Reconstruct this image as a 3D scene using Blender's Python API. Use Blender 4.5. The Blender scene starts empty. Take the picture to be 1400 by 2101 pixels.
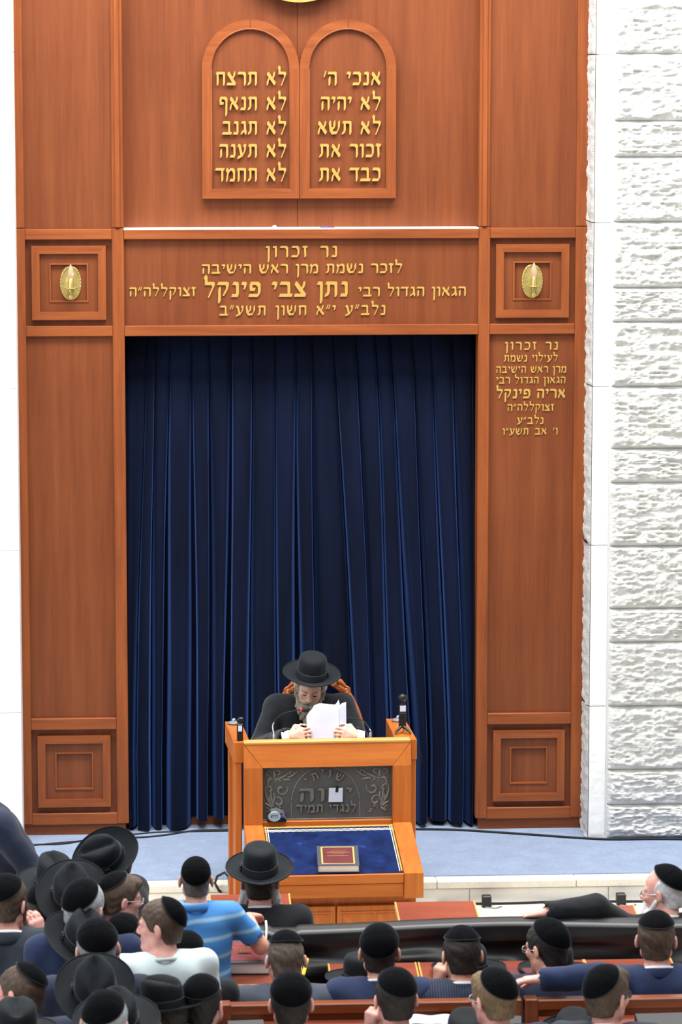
import bpy, bmesh, math, random
import numpy as np
from mathutils import Vector, Matrix

# ------------------------------------------------------------------ camera, light, exposure
FPX = 7000.0                                   # focal length in pixels of the 1400 x 2101 frame
CAM = np.array([-1.04, -21.4, 5.24])
PITCH, YAW = math.radians(8.0), math.radians(3.44)
scene = bpy.context.scene
COL = scene.collection
cam_data = bpy.data.cameras.new('camera')
cam = bpy.data.objects.new('camera', cam_data)
COL.objects.link(cam)
cam.location = CAM
cam.rotation_euler = (math.pi / 2 - PITCH, 0, -YAW)
cam_data.sensor_fit = 'HORIZONTAL'
cam_data.sensor_width = 24.0
cam_data.lens = FPX / 1400.0 * 24.0
cam_data.clip_end = 200
cam_data.dof.use_dof = True
cam_data.dof.focus_distance = 20.3
cam_data.dof.aperture_fstop = 5.6
scene.camera = cam

world = bpy.data.worlds.new('world')
scene.world = world
world.use_nodes = True
world.node_tree.nodes['Background'].inputs[0].default_value = (0.93, 0.97, 1.0, 1)
world.node_tree.nodes['Background'].inputs[1].default_value = 0.25

def area_light(name, loc, target, size, size_y, power, color=(1, 1, 1)):
    d = bpy.data.lights.new(name, 'AREA')
    d.shape = 'RECTANGLE'; d.size = size; d.size_y = size_y; d.energy = power; d.color = color
    o = bpy.data.objects.new(name, d); COL.objects.link(o)
    o.location = loc
    o.rotation_euler = (Vector(target) - Vector(loc)).to_track_quat('-Z', 'Y').to_euler()
    return o
# rows of ceiling lights over the hall, and the tall window side on the left
area_light('ceiling_light_front', (0.2, -3.2, 9.4), (0.2, -2.2, 0), 9, 2.4, 1150, (1, 0.99, 0.97))
area_light('ceiling_light_middle', (0, -9.0, 9.6), (0, -7.0, 0), 10, 4, 420, (1, 0.99, 0.97))
area_light('window_daylight', (-9.5, -9.5, 6.0), (0.3, -1.5, 2.0), 8, 5, 420, (0.93, 0.97, 1.0))

vs = scene.view_settings
vs.view_transform = 'Standard'
vs.look = 'None'
vs.exposure = 0.4
vs.gamma = 1.0
vs.use_curve_mapping = False

# ------------------------------------------------------------------ view geometry
FWD = np.array([math.sin(YAW) * math.cos(PITCH), math.cos(YAW) * math.cos(PITCH), -math.sin(PITCH)])
RGT = np.array([math.cos(YAW), -math.sin(YAW), 0.0])
UPV = np.cross(RGT, FWD)
def ray(px, py):
    return FWD + RGT * (px - 700.0) / FPX - UPV * (py - 1050.5) / FPX
def atY(px, py, Y):
    d = ray(px, py); return CAM + d * ((Y - CAM[1]) / d[1])
def atZ(px, py, Z):
    d = ray(px, py); return CAM + d * ((Z - CAM[2]) / d[2])

# ------------------------------------------------------------------ materials
MATS = {}
def srgb(r, g, b):
    f = lambda c: (c / 255 / 12.92) if c / 255 <= 0.04045 else ((c / 255 + 0.055) / 1.055) ** 2.4
    return (f(r), f(g), f(b), 1.0)
class NT:
    def __init__(s, name):
        m = bpy.data.materials.new(name); m.use_nodes = True
        s.m = m; s.t = m.node_tree; s.b = s.t.nodes['Principled BSDF']
        MATS[name] = m
    def n(s, typ, **kw):
        nd = s.t.nodes.new(typ)
        for k, v in kw.items():
            if k == 'inp':
                for kk, vv in v.items(): nd.inputs[kk].default_value = vv
            else: setattr(nd, k, v)
        return nd
    def l(s, a, b): s.t.links.new(a, b)
    def coords(s, scale, kind='Object', rot=(0, 0, 0)):
        tc = s.n('ShaderNodeTexCoord'); mp = s.n('ShaderNodeMapping')
        mp.inputs['Scale'].default_value = scale; mp.inputs['Rotation'].default_value = rot
        s.l(tc.outputs[kind], mp.inputs['Vector']); return mp.outputs['Vector']
    def noise(s, vec, scale=1.0, detail=4, rough=0.55):
        nd = s.n('ShaderNodeTexNoise'); nd.inputs['Scale'].default_value = scale
        nd.inputs['Detail'].default_value = detail; nd.inputs['Roughness'].default_value = rough
        if vec is not None: s.l(vec, nd.inputs['Vector'])
        return nd.outputs['Fac']
    def ramp(s, fac, stops):
        r = s.n('ShaderNodeValToRGB'); e = r.color_ramp.elements
        while len(e) < len(stops): e.new(0.5)
        for el, (p, c) in zip(e, stops): el.position = p; el.color = c
        s.l(fac, r.inputs['Fac']); return r.outputs['Color']
    def mix(s, fac, a, b, mode='MIX'):
        m = s.n('ShaderNodeMix', data_type='RGBA', blend_type=mode)
        for sock, v in ((m.inputs[0], fac), (m.inputs[6], a), (m.inputs[7], b)):
            if isinstance(v, (int, float, tuple)): sock.default_value = v
            else: s.l(v, sock)
        return m.outputs[2]
    def bump(s, h, strength=0.3, dist=0.01):
        b = s.n('ShaderNodeBump'); b.inputs['Strength'].default_value = strength; b.inputs['Distance'].default_value = dist
        s.l(h, b.inputs['Height']); s.l(b.outputs['Normal'], s.b.inputs['Normal'])
    def base(s, c):
        if isinstance(c, tuple): s.b.inputs['Base Color'].default_value = c
        else: s.l(c, s.b.inputs['Base Color'])
    def set(s, **kw):
        for k, v in kw.items(): s.b.inputs[k.replace('_', ' ')].default_value = v
        return s

def wood(name, c1, c2, c3, horiz=False, rough=0.45, scale=1.0, coat=0.06):
    t = NT(name)
    sc = (1.2, 6.0, 26.0) if horiz else (26.0, 6.0, 1.2)
    v = t.coords(tuple(q * scale for q in sc))
    n1 = t.noise(v, 1.0, 6, 0.6)
    v2 = t.coords(tuple(q * scale * 5.5 for q in sc)); n2 = t.noise(v2, 1.0, 3, 0.6)
    v3 = t.coords((1.1, 1.1, 1.1)); n3 = t.noise(v3, 1.0, 2, 0.5)
    c = t.ramp(n1, [(0.28, c1), (0.5, c2), (0.74, c3)])
    c = t.mix(0.22, c, t.ramp(n2, [(0.35, c1), (0.65, c3)]))
    c = t.mix(0.25, c, t.ramp(n3, [(0.3, c1), (0.7, c3)]))
    t.base(c); t.set(Roughness=rough); t.b.inputs['Specular IOR Level'].default_value = 0.3; t.b.inputs['Coat Weight'].default_value = coat
    t.b.inputs['Coat Roughness'].default_value = 0.3
    t.bump(n2, 0.06, 0.002)
    return t.m
AW = (srgb(104, 50, 22), srgb(138, 70, 32), srgb(160, 88, 44))
wood('ark_wood_upright', *AW); wood('ark_wood_level', *AW, horiz=True)
AP = (srgb(98, 47, 21), srgb(116, 59, 29), srgb(132, 72, 38))
wood('ark_panel_wood', *AP, scale=0.6)
LW = (srgb(156, 80, 28), srgb(184, 100, 38), srgb(202, 120, 52))
wood('lectern_wood_upright', *LW); wood('lectern_wood_level', *LW, horiz=True)
DW = (srgb(118, 54, 38), srgb(142, 68, 50), srgb(158, 84, 62))
wood('desk_wood', *DW, horiz=True, rough=0.35); wood('desk_wood_upright', *DW, rough=0.4)
BW = (srgb(104, 48, 22), srgb(134, 68, 34), srgb(158, 86, 46))
wood('bench_wood', *BW, horiz=True, rough=0.3, coat=0.4); wood('bench_wood_upright', *BW, rough=0.3, coat=0.4)
wood('chair_wood', srgb(120, 58, 22), srgb(160, 84, 36), srgb(190, 108, 52), rough=0.3, coat=0.5)
wood('light_edge_wood', srgb(196, 140, 70), srgb(214, 160, 88), srgb(228, 176, 104), horiz=True)

def plain(name, c, rough=0.6, metal=0.0, var=0.0, nscale=30, bump=0.0, sheen=0.0, sheen_tint=None, spec=None):
    t = NT(name); t.set(Roughness=rough, Metallic=metal)
    v = t.coords((1, 1, 1)); n = t.noise(v, nscale, 3)
    if var > 0:
        lo = tuple(max(0, q * (1 - var)) for q in c[:3]) + (1,); hi = tuple(min(1, q * (1 + var)) for q in c[:3]) + (1,)
        t.base(t.ramp(n, [(0.3, lo), (0.7, hi)]))
    else: t.base(c)
    if bump: t.bump(n, bump, 0.004)
    if sheen:
        t.b.inputs['Sheen Weight'].default_value = sheen; t.b.inputs['Sheen Roughness'].default_value = 0.35
        if sheen_tint: t.b.inputs['Sheen Tint'].default_value = sheen_tint
    if spec is not None: t.b.inputs['Specular IOR Level'].default_value = spec
    return t.m
# stone
t = NT('stone_rough'); v = t.coords((1, 1, 1))
n1 = t.noise(v, 9, 5, 0.6); n2 = t.noise(t.coords((55, 55, 90)), 1.0, 5, 0.65); n3 = t.noise(v, 4.5, 4, 0.7)
c = t.ramp(n1, [(0.3, srgb(208, 208, 204)), (0.6, srgb(226, 227, 224))])
c = t.mix(t.ramp(n3, [(0.63, (0, 0, 0, 1)), (0.76, (0.55, 0.55, 0.55, 1))]), c, srgb(216, 192, 146))
t.base(c); t.set(Roughness=0.9); t.bump(n2, 0.8, 0.016)
t = NT('stone_dressed'); n1 = t.noise(t.coords((6, 6, 6)), 1.0, 4); n2 = t.noise(t.coords((90, 90, 160)), 1.0, 4, 0.7)
t.base(t.ramp(n1, [(0.3, srgb(230, 232, 230)), (0.7, srgb(243, 243, 240))])); t.set(Roughness=0.8); t.bump(n2, 0.28, 0.006)
plain('mortar', srgb(214, 216, 214), 0.9, var=0.05, nscale=40, bump=0.2)
t = NT('step_stone'); n1 = t.noise(t.coords((3, 3, 3)), 1.0, 5); n2 = t.noise(t.coords((60, 60, 60)), 1.0, 5, 0.7)
t.base(t.mix(0.35, t.ramp(n1, [(0.3, srgb(206, 202, 190)), (0.7, srgb(232, 228, 216))]), t.ramp(n2, [(0.3, srgb(196, 190, 174)), (0.6, srgb(235, 231, 220))])))
t.set(Roughness=0.6); t.bump(n2, 0.3, 0.004)
plain('floor_tile', srgb(226, 220, 204), 0.45, var=0.05, nscale=8)
plain('hall_floor', srgb(205, 198, 184), 0.5, var=0.06, nscale=3)
plain('wall_plaster', srgb(226, 224, 220), 0.9, var=0.02)
t = NT('blue_carpet'); n1 = t.noise(t.coords((1, 1, 1)), 420, 2, 0.7); n2 = t.noise(t.coords((1, 1, 1)), 6, 3)
n3 = t.noise(t.coords((1, 1, 1)), 70, 3)
c = t.ramp(n1, [(0.3, srgb(112, 128, 156)), (0.7, srgb(166, 180, 204))])
c = t.mix(0.5, c, t.ramp(n2, [(0.35, srgb(126, 142, 170)), (0.65, srgb(150, 166, 192))]))
c = t.mix(0.25, c, t.ramp(n3, [(0.35, srgb(114, 130, 158)), (0.65, srgb(160, 174, 198))]))
t.base(c); t.set(Roughness=1.0); t.bump(n1, 0.5, 0.004)
# velvet and cloths
t = NT('navy_velvet'); n1 = t.noise(t.coords((5, 5, 0.8)), 1.0, 4)
t.base(t.ramp(n1, [(0.3, srgb(8, 13, 28)), (0.7, srgb(14, 22, 46))])); t.set(Roughness=0.95)
t.b.inputs['Sheen Weight'].default_value = 0.9; t.b.inputs['Sheen Roughness'].default_value = 0.30
t.b.inputs['Sheen Tint'].default_value = srgb(70, 104, 176); t.b.inputs['Specular IOR Level'].default_value = 0.1
t = NT('crushed_velvet'); n1 = t.noise(t.coords((9, 9, 9)), 1.0, 5, 0.6)
t.base(t.ramp(n1, [(0.35, srgb(10, 20, 52)), (0.62, srgb(22, 38, 84)), (0.75, srgb(58, 76, 128))])); t.set(Roughness=0.95)
t.b.inputs['Sheen Weight'].default_value = 0.3; t.b.inputs['Sheen Tint'].default_value = srgb(90, 125, 220)
t.b.inputs['Specular IOR Level'].default_value = 0.1
def suit(name, c, stripe=None):
    t = NT(name); n1 = t.noise(t.coords((1, 1, 1)), 6, 3); n2 = t.noise(t.coords((1, 1, 1)), 260, 2)
    lo = tuple(q * 0.78 for q in c[:3]) + (1,); hi = tuple(min(1, q * 1.2) for q in c[:3]) + (1,)
    cc = t.ramp(n1, [(0.3, lo), (0.7, hi)])
    if stripe:
        w = t.n('ShaderNodeTexWave', wave_type='BANDS', bands_direction='X'); w.inputs['Scale'].default_value = 26
        w.inputs['Distortion'].default_value = 0.2; w.inputs['Detail'].default_value = 0
        t.l(t.coords((1, 1, 1)), w.inputs['Vector'])
        cc = t.mix(t.ramp(w.outputs['Fac'], [(0.8, (0, 0, 0, 1)), (0.97, (0.6, 0.6, 0.6, 1))]), cc, stripe)
    t.base(cc); t.set(Roughness=0.85); t.bump(n2, 0.15, 0.001)
    t.b.inputs['Sheen Weight'].default_value = 0.12; t.b.inputs['Specular IOR Level'].default_value = 0.25
suit('suit_navy', srgb(31, 39, 60)); suit('suit_blue', srgb(36, 49, 82)); suit('suit_grey', srgb(72, 78, 92))
suit('suit_black', srgb(24, 28, 33)); suit('suit_charcoal', srgb(48, 55, 66)); suit('suit_slate', srgb(42, 50, 70))
suit('suit_pinstripe', srgb(36, 44, 62), srgb(82, 92, 116)); suit('suit_midnight', srgb(26, 34, 54))
plain('trouser_cloth', srgb(26, 28, 34), 0.85, var=0.1)
plain('shoe_leather', srgb(20, 18, 18), 0.35)
plain('black_velvet', srgb(11, 12, 15), 0.95, var=0.25, nscale=60, sheen=0.25, sheen_tint=srgb(120, 130, 150), spec=0.08)
plain('kippah_rim', srgb(20, 22, 27), 0.8, sheen=0.3, spec=0.2)
plain('black_felt', srgb(25, 29, 33), 0.8, var=0.14, nscale=40, sheen=0.2, sheen_tint=srgb(170, 190, 205), spec=0.2)
plain('black_ribbon', srgb(30, 34, 40), 0.55, var=0.1, nscale=90)
plain('white_shirt', srgb(240, 242, 246), 0.8, var=0.02)
plain('mint_cloth', srgb(222, 240, 243), 0.85, var=0.06, nscale=7)
t = NT('blue_polo'); w = t.n('ShaderNodeTexWave', wave_type='BANDS', bands_direction='Z'); w.inputs['Scale'].default_value = 3.6
w.inputs['Distortion'].default_value = 0.6; w.inputs['Detail'].default_value = 0; t.l(t.coords((1, 1, 1), rot=(0, 0.12, 0)), w.inputs['Vector'])
t.base(t.ramp(w.outputs['Fac'], [(0.0, srgb(72, 140, 214)), (0.78, srgb(80, 150, 220)), (0.92, srgb(128, 186, 234)), (0.98, srgb(160, 204, 238))])); t.set(Roughness=0.85)
def skin(name, c):
    t = NT(name); n = t.noise(t.coords((1, 1, 1)), 34, 4)
    lo = (c[0] * 0.88, c[1] * 0.78, c[2] * 0.75, 1); hi = (min(1, c[0] * 1.06), c[1] * 1.07, c[2] * 1.07, 1)
    t.base(t.ramp(n, [(0.3, lo), (0.7, hi)])); t.set(Roughness=0.55)
    t.b.inputs['Subsurface Weight'].default_value = 0.12; t.b.inputs['Subsurface Radius'].default_value = (0.01, 0.004, 0.002)
    t.b.inputs['Subsurface Scale'].default_value = 0.4
    t.bump(n, 0.12, 0.003)
skin('skin_fair', srgb(226, 172, 150)); skin('skin_pink', srgb(232, 176, 164)); skin('skin_aged', srgb(230, 190, 168)); skin('skin_tan', srgb(160, 108, 80))
plain('lip_skin', srgb(170, 104, 96), 0.5, var=0.1); plain('eye_white', srgb(225, 222, 215), 0.3); plain('iris_dark', srgb(40, 30, 26), 0.2)
def hair(name, c1, c2):
    t = NT(name); n = t.noise(t.coords((150, 150, 26)), 1.0, 4, 0.7); n2 = t.noise(t.coords((26, 26, 26)), 1.0, 3)
    t.base(t.mix(0.4, t.ramp(n, [(0.32, c1), (0.68, c2)]), t.ramp(n2, [(0.35, c1), (0.65, c2)]))); t.set(Roughness=0.6); t.bump(n, 0.6, 0.004)
hair('hair_dark', srgb(20, 17, 16), srgb(48, 40, 36)); hair('hair_brown', srgb(50, 38, 30), srgb(98, 78, 62)); hair('hair_black', srgb(12, 12, 13), srgb(34, 31, 31))
hair('hair_light', srgb(84, 66, 46), srgb(140, 116, 86)); hair('hair_grey', srgb(120, 124, 130), srgb(196, 202, 208)); hair('hair_white', srgb(196, 198, 200), srgb(240, 241, 242))
hair('hair_aged', srgb(104, 98, 88), srgb(186, 178, 164)); hair('hair_salt', srgb(70, 70, 74), srgb(170, 172, 176)); hair('hair_cropped', srgb(70, 60, 54), srgb(120, 106, 96))
plain('gold_letter', srgb(200, 162, 84), 0.4, 0.3, var=0.16, nscale=50)
plain('brass', srgb(200, 180, 110), 0.3, 0.65, var=0.15, nscale=40)
plain('bronze_plate', srgb(84, 86, 86), 0.5, 0.15, var=0.14, nscale=14, bump=0.1)
plain('bronze_relief', srgb(122, 121, 114), 0.38, 0.25, var=0.12, nscale=30)
plain('black_plastic', srgb(18, 19, 21), 0.4); plain('black_rubber', srgb(24, 24, 26), 0.7); plain('grey_plastic', srgb(120, 128, 136), 0.35)
plain('silver_metal', srgb(190, 196, 204), 0.25, 0.8); plain('white_plastic', srgb(238, 240, 242), 0.4); plain('screen_grey', srgb(150, 176, 184), 0.25)
plain('screen_dark', srgb(14, 16, 20), 0.15); plain('button_blue', srgb(60, 84, 200), 0.3); plain('mic_red', srgb(235, 60, 60), 0.4)
plain('paper_white', srgb(204, 211, 228), 0.85, var=0.02, nscale=12); plain('page_edge', srgb(228, 226, 218), 0.8, var=0.05, nscale=90)
plain('book_burgundy', srgb(96, 34, 44), 0.5, var=0.12, nscale=10); plain('book_red', srgb(130, 44, 52), 0.5, var=0.1, nscale=10)
plain('book_black', srgb(26, 27, 32), 0.5, var=0.1); plain('book_slate', srgb(64, 68, 80), 0.55, var=0.1)
plain('folder_blue', srgb(92, 178, 222), 0.5, var=0.05); plain('yellow_paint', srgb(232, 206, 44), 0.5); plain('wrapper_purple', srgb(96, 84, 150), 0.4)
plain('gold_thread', srgb(196, 172, 92), 0.6, 0.25, var=0.3, nscale=160, bump=0.4)
plain('red_plastic', srgb(190, 36, 48), 0.4)
plain('dark_void', srgb(26, 18, 14), 0.9)
t = NT('drape_sheet'); n1 = t.noise(t.coords((2, 2, 5)), 1.0, 4); n2 = t.noise(t.coords((1, 1, 1)), 300, 2)
t.base(t.ramp(n1, [(0.3, srgb(24, 25, 27)), (0.7, srgb(42, 43, 46))])); t.set(Roughness=0.38); t.bump(n2, 0.12, 0.001)
t = NT('lamp_glass'); t.base((1, 0.95, 0.9, 1)); t.set(Roughness=0.05); t.b.inputs['Transmission Weight'].default_value = 0.85; t.b.inputs['IOR'].default_value = 1.3
plain('bulb_core', srgb(232, 150, 110), 0.4)
t = NT('lens_glass'); t.base((0.95, 0.97, 1, 1)); t.set(Roughness=0.03); t.b.inputs['Transmission Weight'].default_value = 0.9; t.b.inputs['IOR'].default_value = 1.1

# ------------------------------------------------------------------ mesh helpers
def mesh_np(name, V, Q, smooth=True):
    V = np.asarray(V, dtype=np.float32); me = bpy.data.meshes.new(name)
    me.vertices.add(len(V)); me.vertices.foreach_set('co', V.ravel())
    if isinstance(Q, np.ndarray):
        k = Q.shape[1]; idx = Q.astype(np.int32).ravel(); st = np.arange(0, len(idx), k, dtype=np.int32); tot = np.full(len(Q), k, dtype=np.int32)
    else:
        tot = np.array([len(f) for f in Q], dtype=np.int32); idx = np.array([i for f in Q for i in f], dtype=np.int32)
        st = np.concatenate([[0], np.cumsum(tot)[:-1]]).astype(np.int32)
    me.loops.add(len(idx)); me.loops.foreach_set('vertex_index', idx)
    me.polygons.add(len(tot)); me.polygons.foreach_set('loop_start', st); me.polygons.foreach_set('loop_total', tot)
    me.polygons.foreach_set('use_smooth', np.full(len(tot), smooth, dtype=bool))
    me.update(calc_edges=True); me.validate()
    return me
def link(name, me, mat=None, parent=None, loc=(0, 0, 0)):
    o = bpy.data.objects.new(name, me); COL.objects.link(o); o.location = loc
    if mat is not None and me is not None:
        if len(me.materials) == 0: me.materials.append(MATS[mat])
        else:
            o.material_slots[0].link = 'OBJECT'; o.material_slots[0].material = MATS[mat]
    if parent is not None:
        o.parent = parent
        o.matrix_parent_inverse = Matrix.Translation(-Vector(parent.location)) if parent.get('_w') else Matrix.Identity(4)
    return o
class MB:
    """collects shapes; build() links them as one mesh object"""
    def __init__(s): s.V = []; s.F = []; s.sm = []
    def add(s, V, F, smooth=False):
        o = len(s.V); s.V += [tuple(map(float, v)) for v in V]; s.F += [tuple(int(i) + o for i in f) for f in F]; s.sm += [smooth] * len(F); return s
    def box(s, x0, x1, y0, y1, z0, z1, bev=0.0):
        if x0 > x1: x0, x1 = x1, x0
        if y0 > y1: y0, y1 = y1, y0
        if z0 > z1: z0, z1 = z1, z0
        if bev > 0:
            bm = bmesh.new(); bmesh.ops.create_cube(bm, size=1)
            for v in bm.verts: v.co = ((x0 + x1) / 2 + v.co.x * (x1 - x0), (y0 + y1) / 2 + v.co.y * (y1 - y0), (z0 + z1) / 2 + v.co.z * (z1 - z0))
            bmesh.ops.bevel(bm, geom=bm.edges[:], offset=min(bev, 0.45 * min(x1 - x0, y1 - y0, z1 - z0)), segments=1, affect='EDGES')
            bm.verts.index_update(); s.add([v.co for v in bm.verts], [[v.index for v in f.verts] for f in bm.faces]); bm.free(); return s
        V = [(x, y, z) for z in (z0, z1) for y in (y0, y1) for x in (x0, x1)]
        return s.add(V, [(0, 2, 3, 1), (4, 5, 7, 6), (0, 1, 5, 4), (2, 6, 7, 3), (0, 4, 6, 2), (1, 3, 7, 5)])
    def hexa(s, P):
        """8 points: bottom 4 (ccw from above) then top 4"""
        return s.add(P, [(3, 2, 1, 0), (4, 5, 6, 7), (0, 1, 5, 4), (1, 2, 6, 5), (2, 3, 7, 6), (3, 0, 4, 7)])
    def prism(s, poly, y0, y1):
        """polygon in x,z (ccw seen from -y), from y0 (front) to y1 (back)"""
        n = len(poly)
        V = [(x, y0, z) for x, z in poly] + [(x, y1, z) for x, z in poly]
        F = [tuple(range(n)), tuple(range(2 * n - 1, n - 1, -1))] + [(i + n, (i + 1) % n + n, (i + 1) % n, i) for i in range(n)]
        return s.add(V, F)
    def loft(s, rings, cap=True, smooth=True, closed=True):
        n = len(rings[0]); V = [p for r in rings for p in r]; F = []
        m = n if closed else n - 1
        for i in range(len(rings) - 1):
            for j in range(m): F.append((i * n + j, i * n + (j + 1) % n, (i + 1) * n + (j + 1) % n, (i + 1) * n + j))
        s.add(V, F, smooth)
        if cap and closed:
            s.add(rings[0], [tuple(range(n - 1, -1, -1))]); s.add(rings[-1], [tuple(range(n))])
        return s
    def lathe(s, prof, c=(0, 0, 0), axis='z', seg=20, cap=True, sx=1.0, sy=1.0):
        rings = []
        for r, h in prof:
            ring = []
            for k in range(seg):
                a = 2 * math.pi * k / seg; u, w = r * math.cos(a) * sx, r * math.sin(a) * sy
                ring.append((c[0] + u, c[1] + w, c[2] + h) if axis == 'z' else (c[0] + u, c[1] - h, c[2] + w) if axis == 'y' else (c[0] + h, c[1] + u, c[2] + w))
            rings.append(ring)
        return s.loft(rings, cap)
    def tube(s, pts, r, seg=8, cap=True, flat=1.0):
        P = [Vector(p) for p in pts]; rs = r if isinstance(r, (list, tuple)) else [r] * len(P); rings = []; up = None
        for i, p in enumerate(P):
            t = (P[min(i + 1, len(P) - 1)] - P[max(i - 1, 0)]).normalized()
            if up is None: up = t.orthogonal().normalized()
            up = (up - t * up.dot(t)).normalized(); sd = t.cross(up)
            rings.append([tuple(p + (up * math.cos(2 * math.pi * k / seg) + sd * math.sin(2 * math.pi * k / seg) * flat) * rs[i]) for k in range(seg)])
        return s.loft(rings, cap)
    def xf(s, M):
        s.V = [tuple(M @ Vector(v)) for v in s.V]; return s
    def build(s, name, mat, parent=None, loc=(0, 0, 0)):
        me = mesh_np(name, s.V, s.F, False); me.polygons.foreach_set('use_smooth', s.sm)
        return link(name, me, mat, parent, loc)
def empty(name, loc=(0, 0, 0)):
    o = bpy.data.objects.new(name, None); COL.objects.link(o); o.location = loc; o['_w'] = 1; o.empty_display_size = 0.1
    return o
def tag(o, label, cat, group=None):
    o['label'] = label; o['category'] = cat
    if group: o['group'] = group
    return o
def W(o): o['_w'] = 1; return o        # children of o are given in world coordinates
def struct(o): o['kind'] = 'structure'; return W(o)
def bx(name, mat, parent, x0, x1, y0, y1, z0, z1, bev=0.003):
    return MB().box(x0, x1, y0, y1, z0, z1, bev).build(name, mat, parent)

# ------------------------------------------------------------------ the setting
ZP = 0.15                                       # platform height
YE = -1.30                                      # platform front edge
rng = random.Random(7)
def vnoise(shape, seed, px):
    """smooth value noise on a grid, px = cell count"""
    r = np.random.RandomState(seed); g = r.rand(px[0] + 3, px[1] + 3)
    u = np.linspace(0, px[0], shape[0]); v = np.linspace(0, px[1], shape[1])
    iu = u.astype(int); iv = v.astype(int); fu = u - iu; fv = v - iv
    fu = fu * fu * (3 - 2 * fu); fv = fv * fv * (3 - 2 * fv)
    a = g[np.ix_(iu, iv)]; b = g[np.ix_(iu + 1, iv)]; c = g[np.ix_(iu, iv + 1)]; d = g[np.ix_(iu + 1, iv + 1)]
    return (a * (1 - fu)[:, None] + b * fu[:, None]) * (1 - fv)[None] + (c * (1 - fu)[:, None] + d * fu[:, None]) * fv[None]
floor = struct(MB().box(-9, 9, -14, YE + 0.02, -0.2, 0).build('floor', 'hall_floor'))
bx('floor_carpet_base', 'step_stone', None, -9, 9, YE + 0.03, 1.6, -0.2, ZP - 0.012, 0)
struct(bpy.data.objects['floor_carpet_base']).name = 'floor_platform'
carpet = MB().box(-9, 9, YE + 0.115, 0.6, ZP - 0.012, ZP).build('floor_carpet', 'blue_carpet'); struct(carpet)
# coping slabs along the platform edge, and the rough riser under them
trim = struct(MB().box(-9, 9, YE + 0.012, YE + 0.05, 0, ZP - 0.05).build('trim_1', 'step_stone'))
xs = [-3.9, -2.7, -1.5, -0.35, 0.75, 1.60, 2.75, 3.9]
for a, b in zip(xs[:-1], xs[1:]):
    MB().box(a + 0.002, b - 0.002, YE - 0.02, YE + 0.115, ZP - 0.048, ZP - 0.004, 0.004).build('coping_slab', 'step_stone', trim)
    MB().box(a + 0.203, b + 0.197, YE, YE + 0.03, 0.001, ZP - 0.055, 0.003).build('riser_stone', 'stone_dressed', trim)
# floor tiles in the strip between the desks and the step
for i in range(-4, 8):
    for j in range(2):
        x0 = i * 0.5 - 0.05; y0 = YE - 0.5 * (j + 1)
        MB().box(x0 + 0.002, x0 + 0.498, y0 + 0.002, y0 + 0.498, -0.01, 0.004, 0.0015).build('floor_tile', 'floor_tile', floor)
wallb = struct(MB().box(-9, 9, 0.62, 0.9, -0.2, 9).build('wall_back', 'wall_plaster'))

# stone pillars either side of the ark
YS = -0.28
def stone(parent, x0, x1, z0, z1, seed, rough=0.030, margin=0.018, nx=110, nz=56, mat='stone_rough', depth=0.09, drop=0.0):
    xs = np.linspace(x0, x1, nx); zs = np.linspace(z0, z1, nz)
    sh = xs[:, None] * 0.9 * math.sin(seed)            # slanting tool marks
    def oct_(sd, cx, cz): return 1 - np.abs(vnoise((nx, nz), sd, (max(2, int((x1 - x0) / cx)), max(2, int((z1 - z0) / cz)))) * 2 - 1)
    n = oct_(seed, .16, .07) * 0.35 + oct_(seed + 1, .065, .026) * 0.40 + oct_(seed + 2, .03, .013) * .25
    n = np.clip((n - .30) * 1.7, 0, 1.1)
    ex = np.minimum(xs - x0, x1 - xs)[:, None]; ez = np.minimum(zs - z0, z1 - zs)[None]
    m = np.clip(np.minimum(ex, ez) / margin, 0, 1)
    Y = YS - drop - rough * (0.35 + n) * m
    V = [(xs[i], Y[i, j], zs[j]) for i in range(nx) for j in range(nz)]
    F = [(i * nz + j, (i + 1) * nz + j, (i + 1) * nz + j + 1, i * nz + j + 1) for i in range(nx - 1) for j in range(nz - 1)]
    mb = MB().add(V, F, True)
    rim = [(x0, z0), (x1, z0), (x1, z1), (x0, z1)]
    mb.add([(x, YS - drop, z) for x, z in rim] + [(x, YS - drop + depth, z) for x, z in rim], [(i + 4, (i + 1) % 4 + 4, (i + 1) % 4, i) for i in range(4)])
    return mb.build('stone_block', mat, parent)
YF = YS
sx0 = atY(1215, 1000, YS)[0]; sx1 = atY(1249, 1000, YS)[0]
zz = lambda py: atY(1330, py, YS)[2]
wallr = struct(MB().box(sx0 + 0.012, sx0 + 4.5, YS + 0.008, 0.62, -0.1, 8.5).build('wall_right', 'mortar'))
rows = [-30, 110, 248, 322, 455, 590, 660, 793, 920, 990, 1120, 1248, 1317, 1448, 1578, 1650]
zl = [zz(p) for p in rows] + [ZP + 0.002]
for i in range(len(zl) - 1):
    zt, zb = zl[i], zl[i + 1]
    stone(wallr, sx1 + 0.014, sx1 + 0.80, zb + 0.004, zt - 0.004, 11 + i * 3)
    stone(wallr, sx1 + 0.808, sx1 + 1.6, zb + 0.004, zt - 0.004, 211 + i * 3, nx=10, nz=8)
crows = [-230, 112, 457, 793, 1119, 1449]
zc = [atY(1230, p, YS)[2] for p in crows] + [ZP + 0.002]
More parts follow.
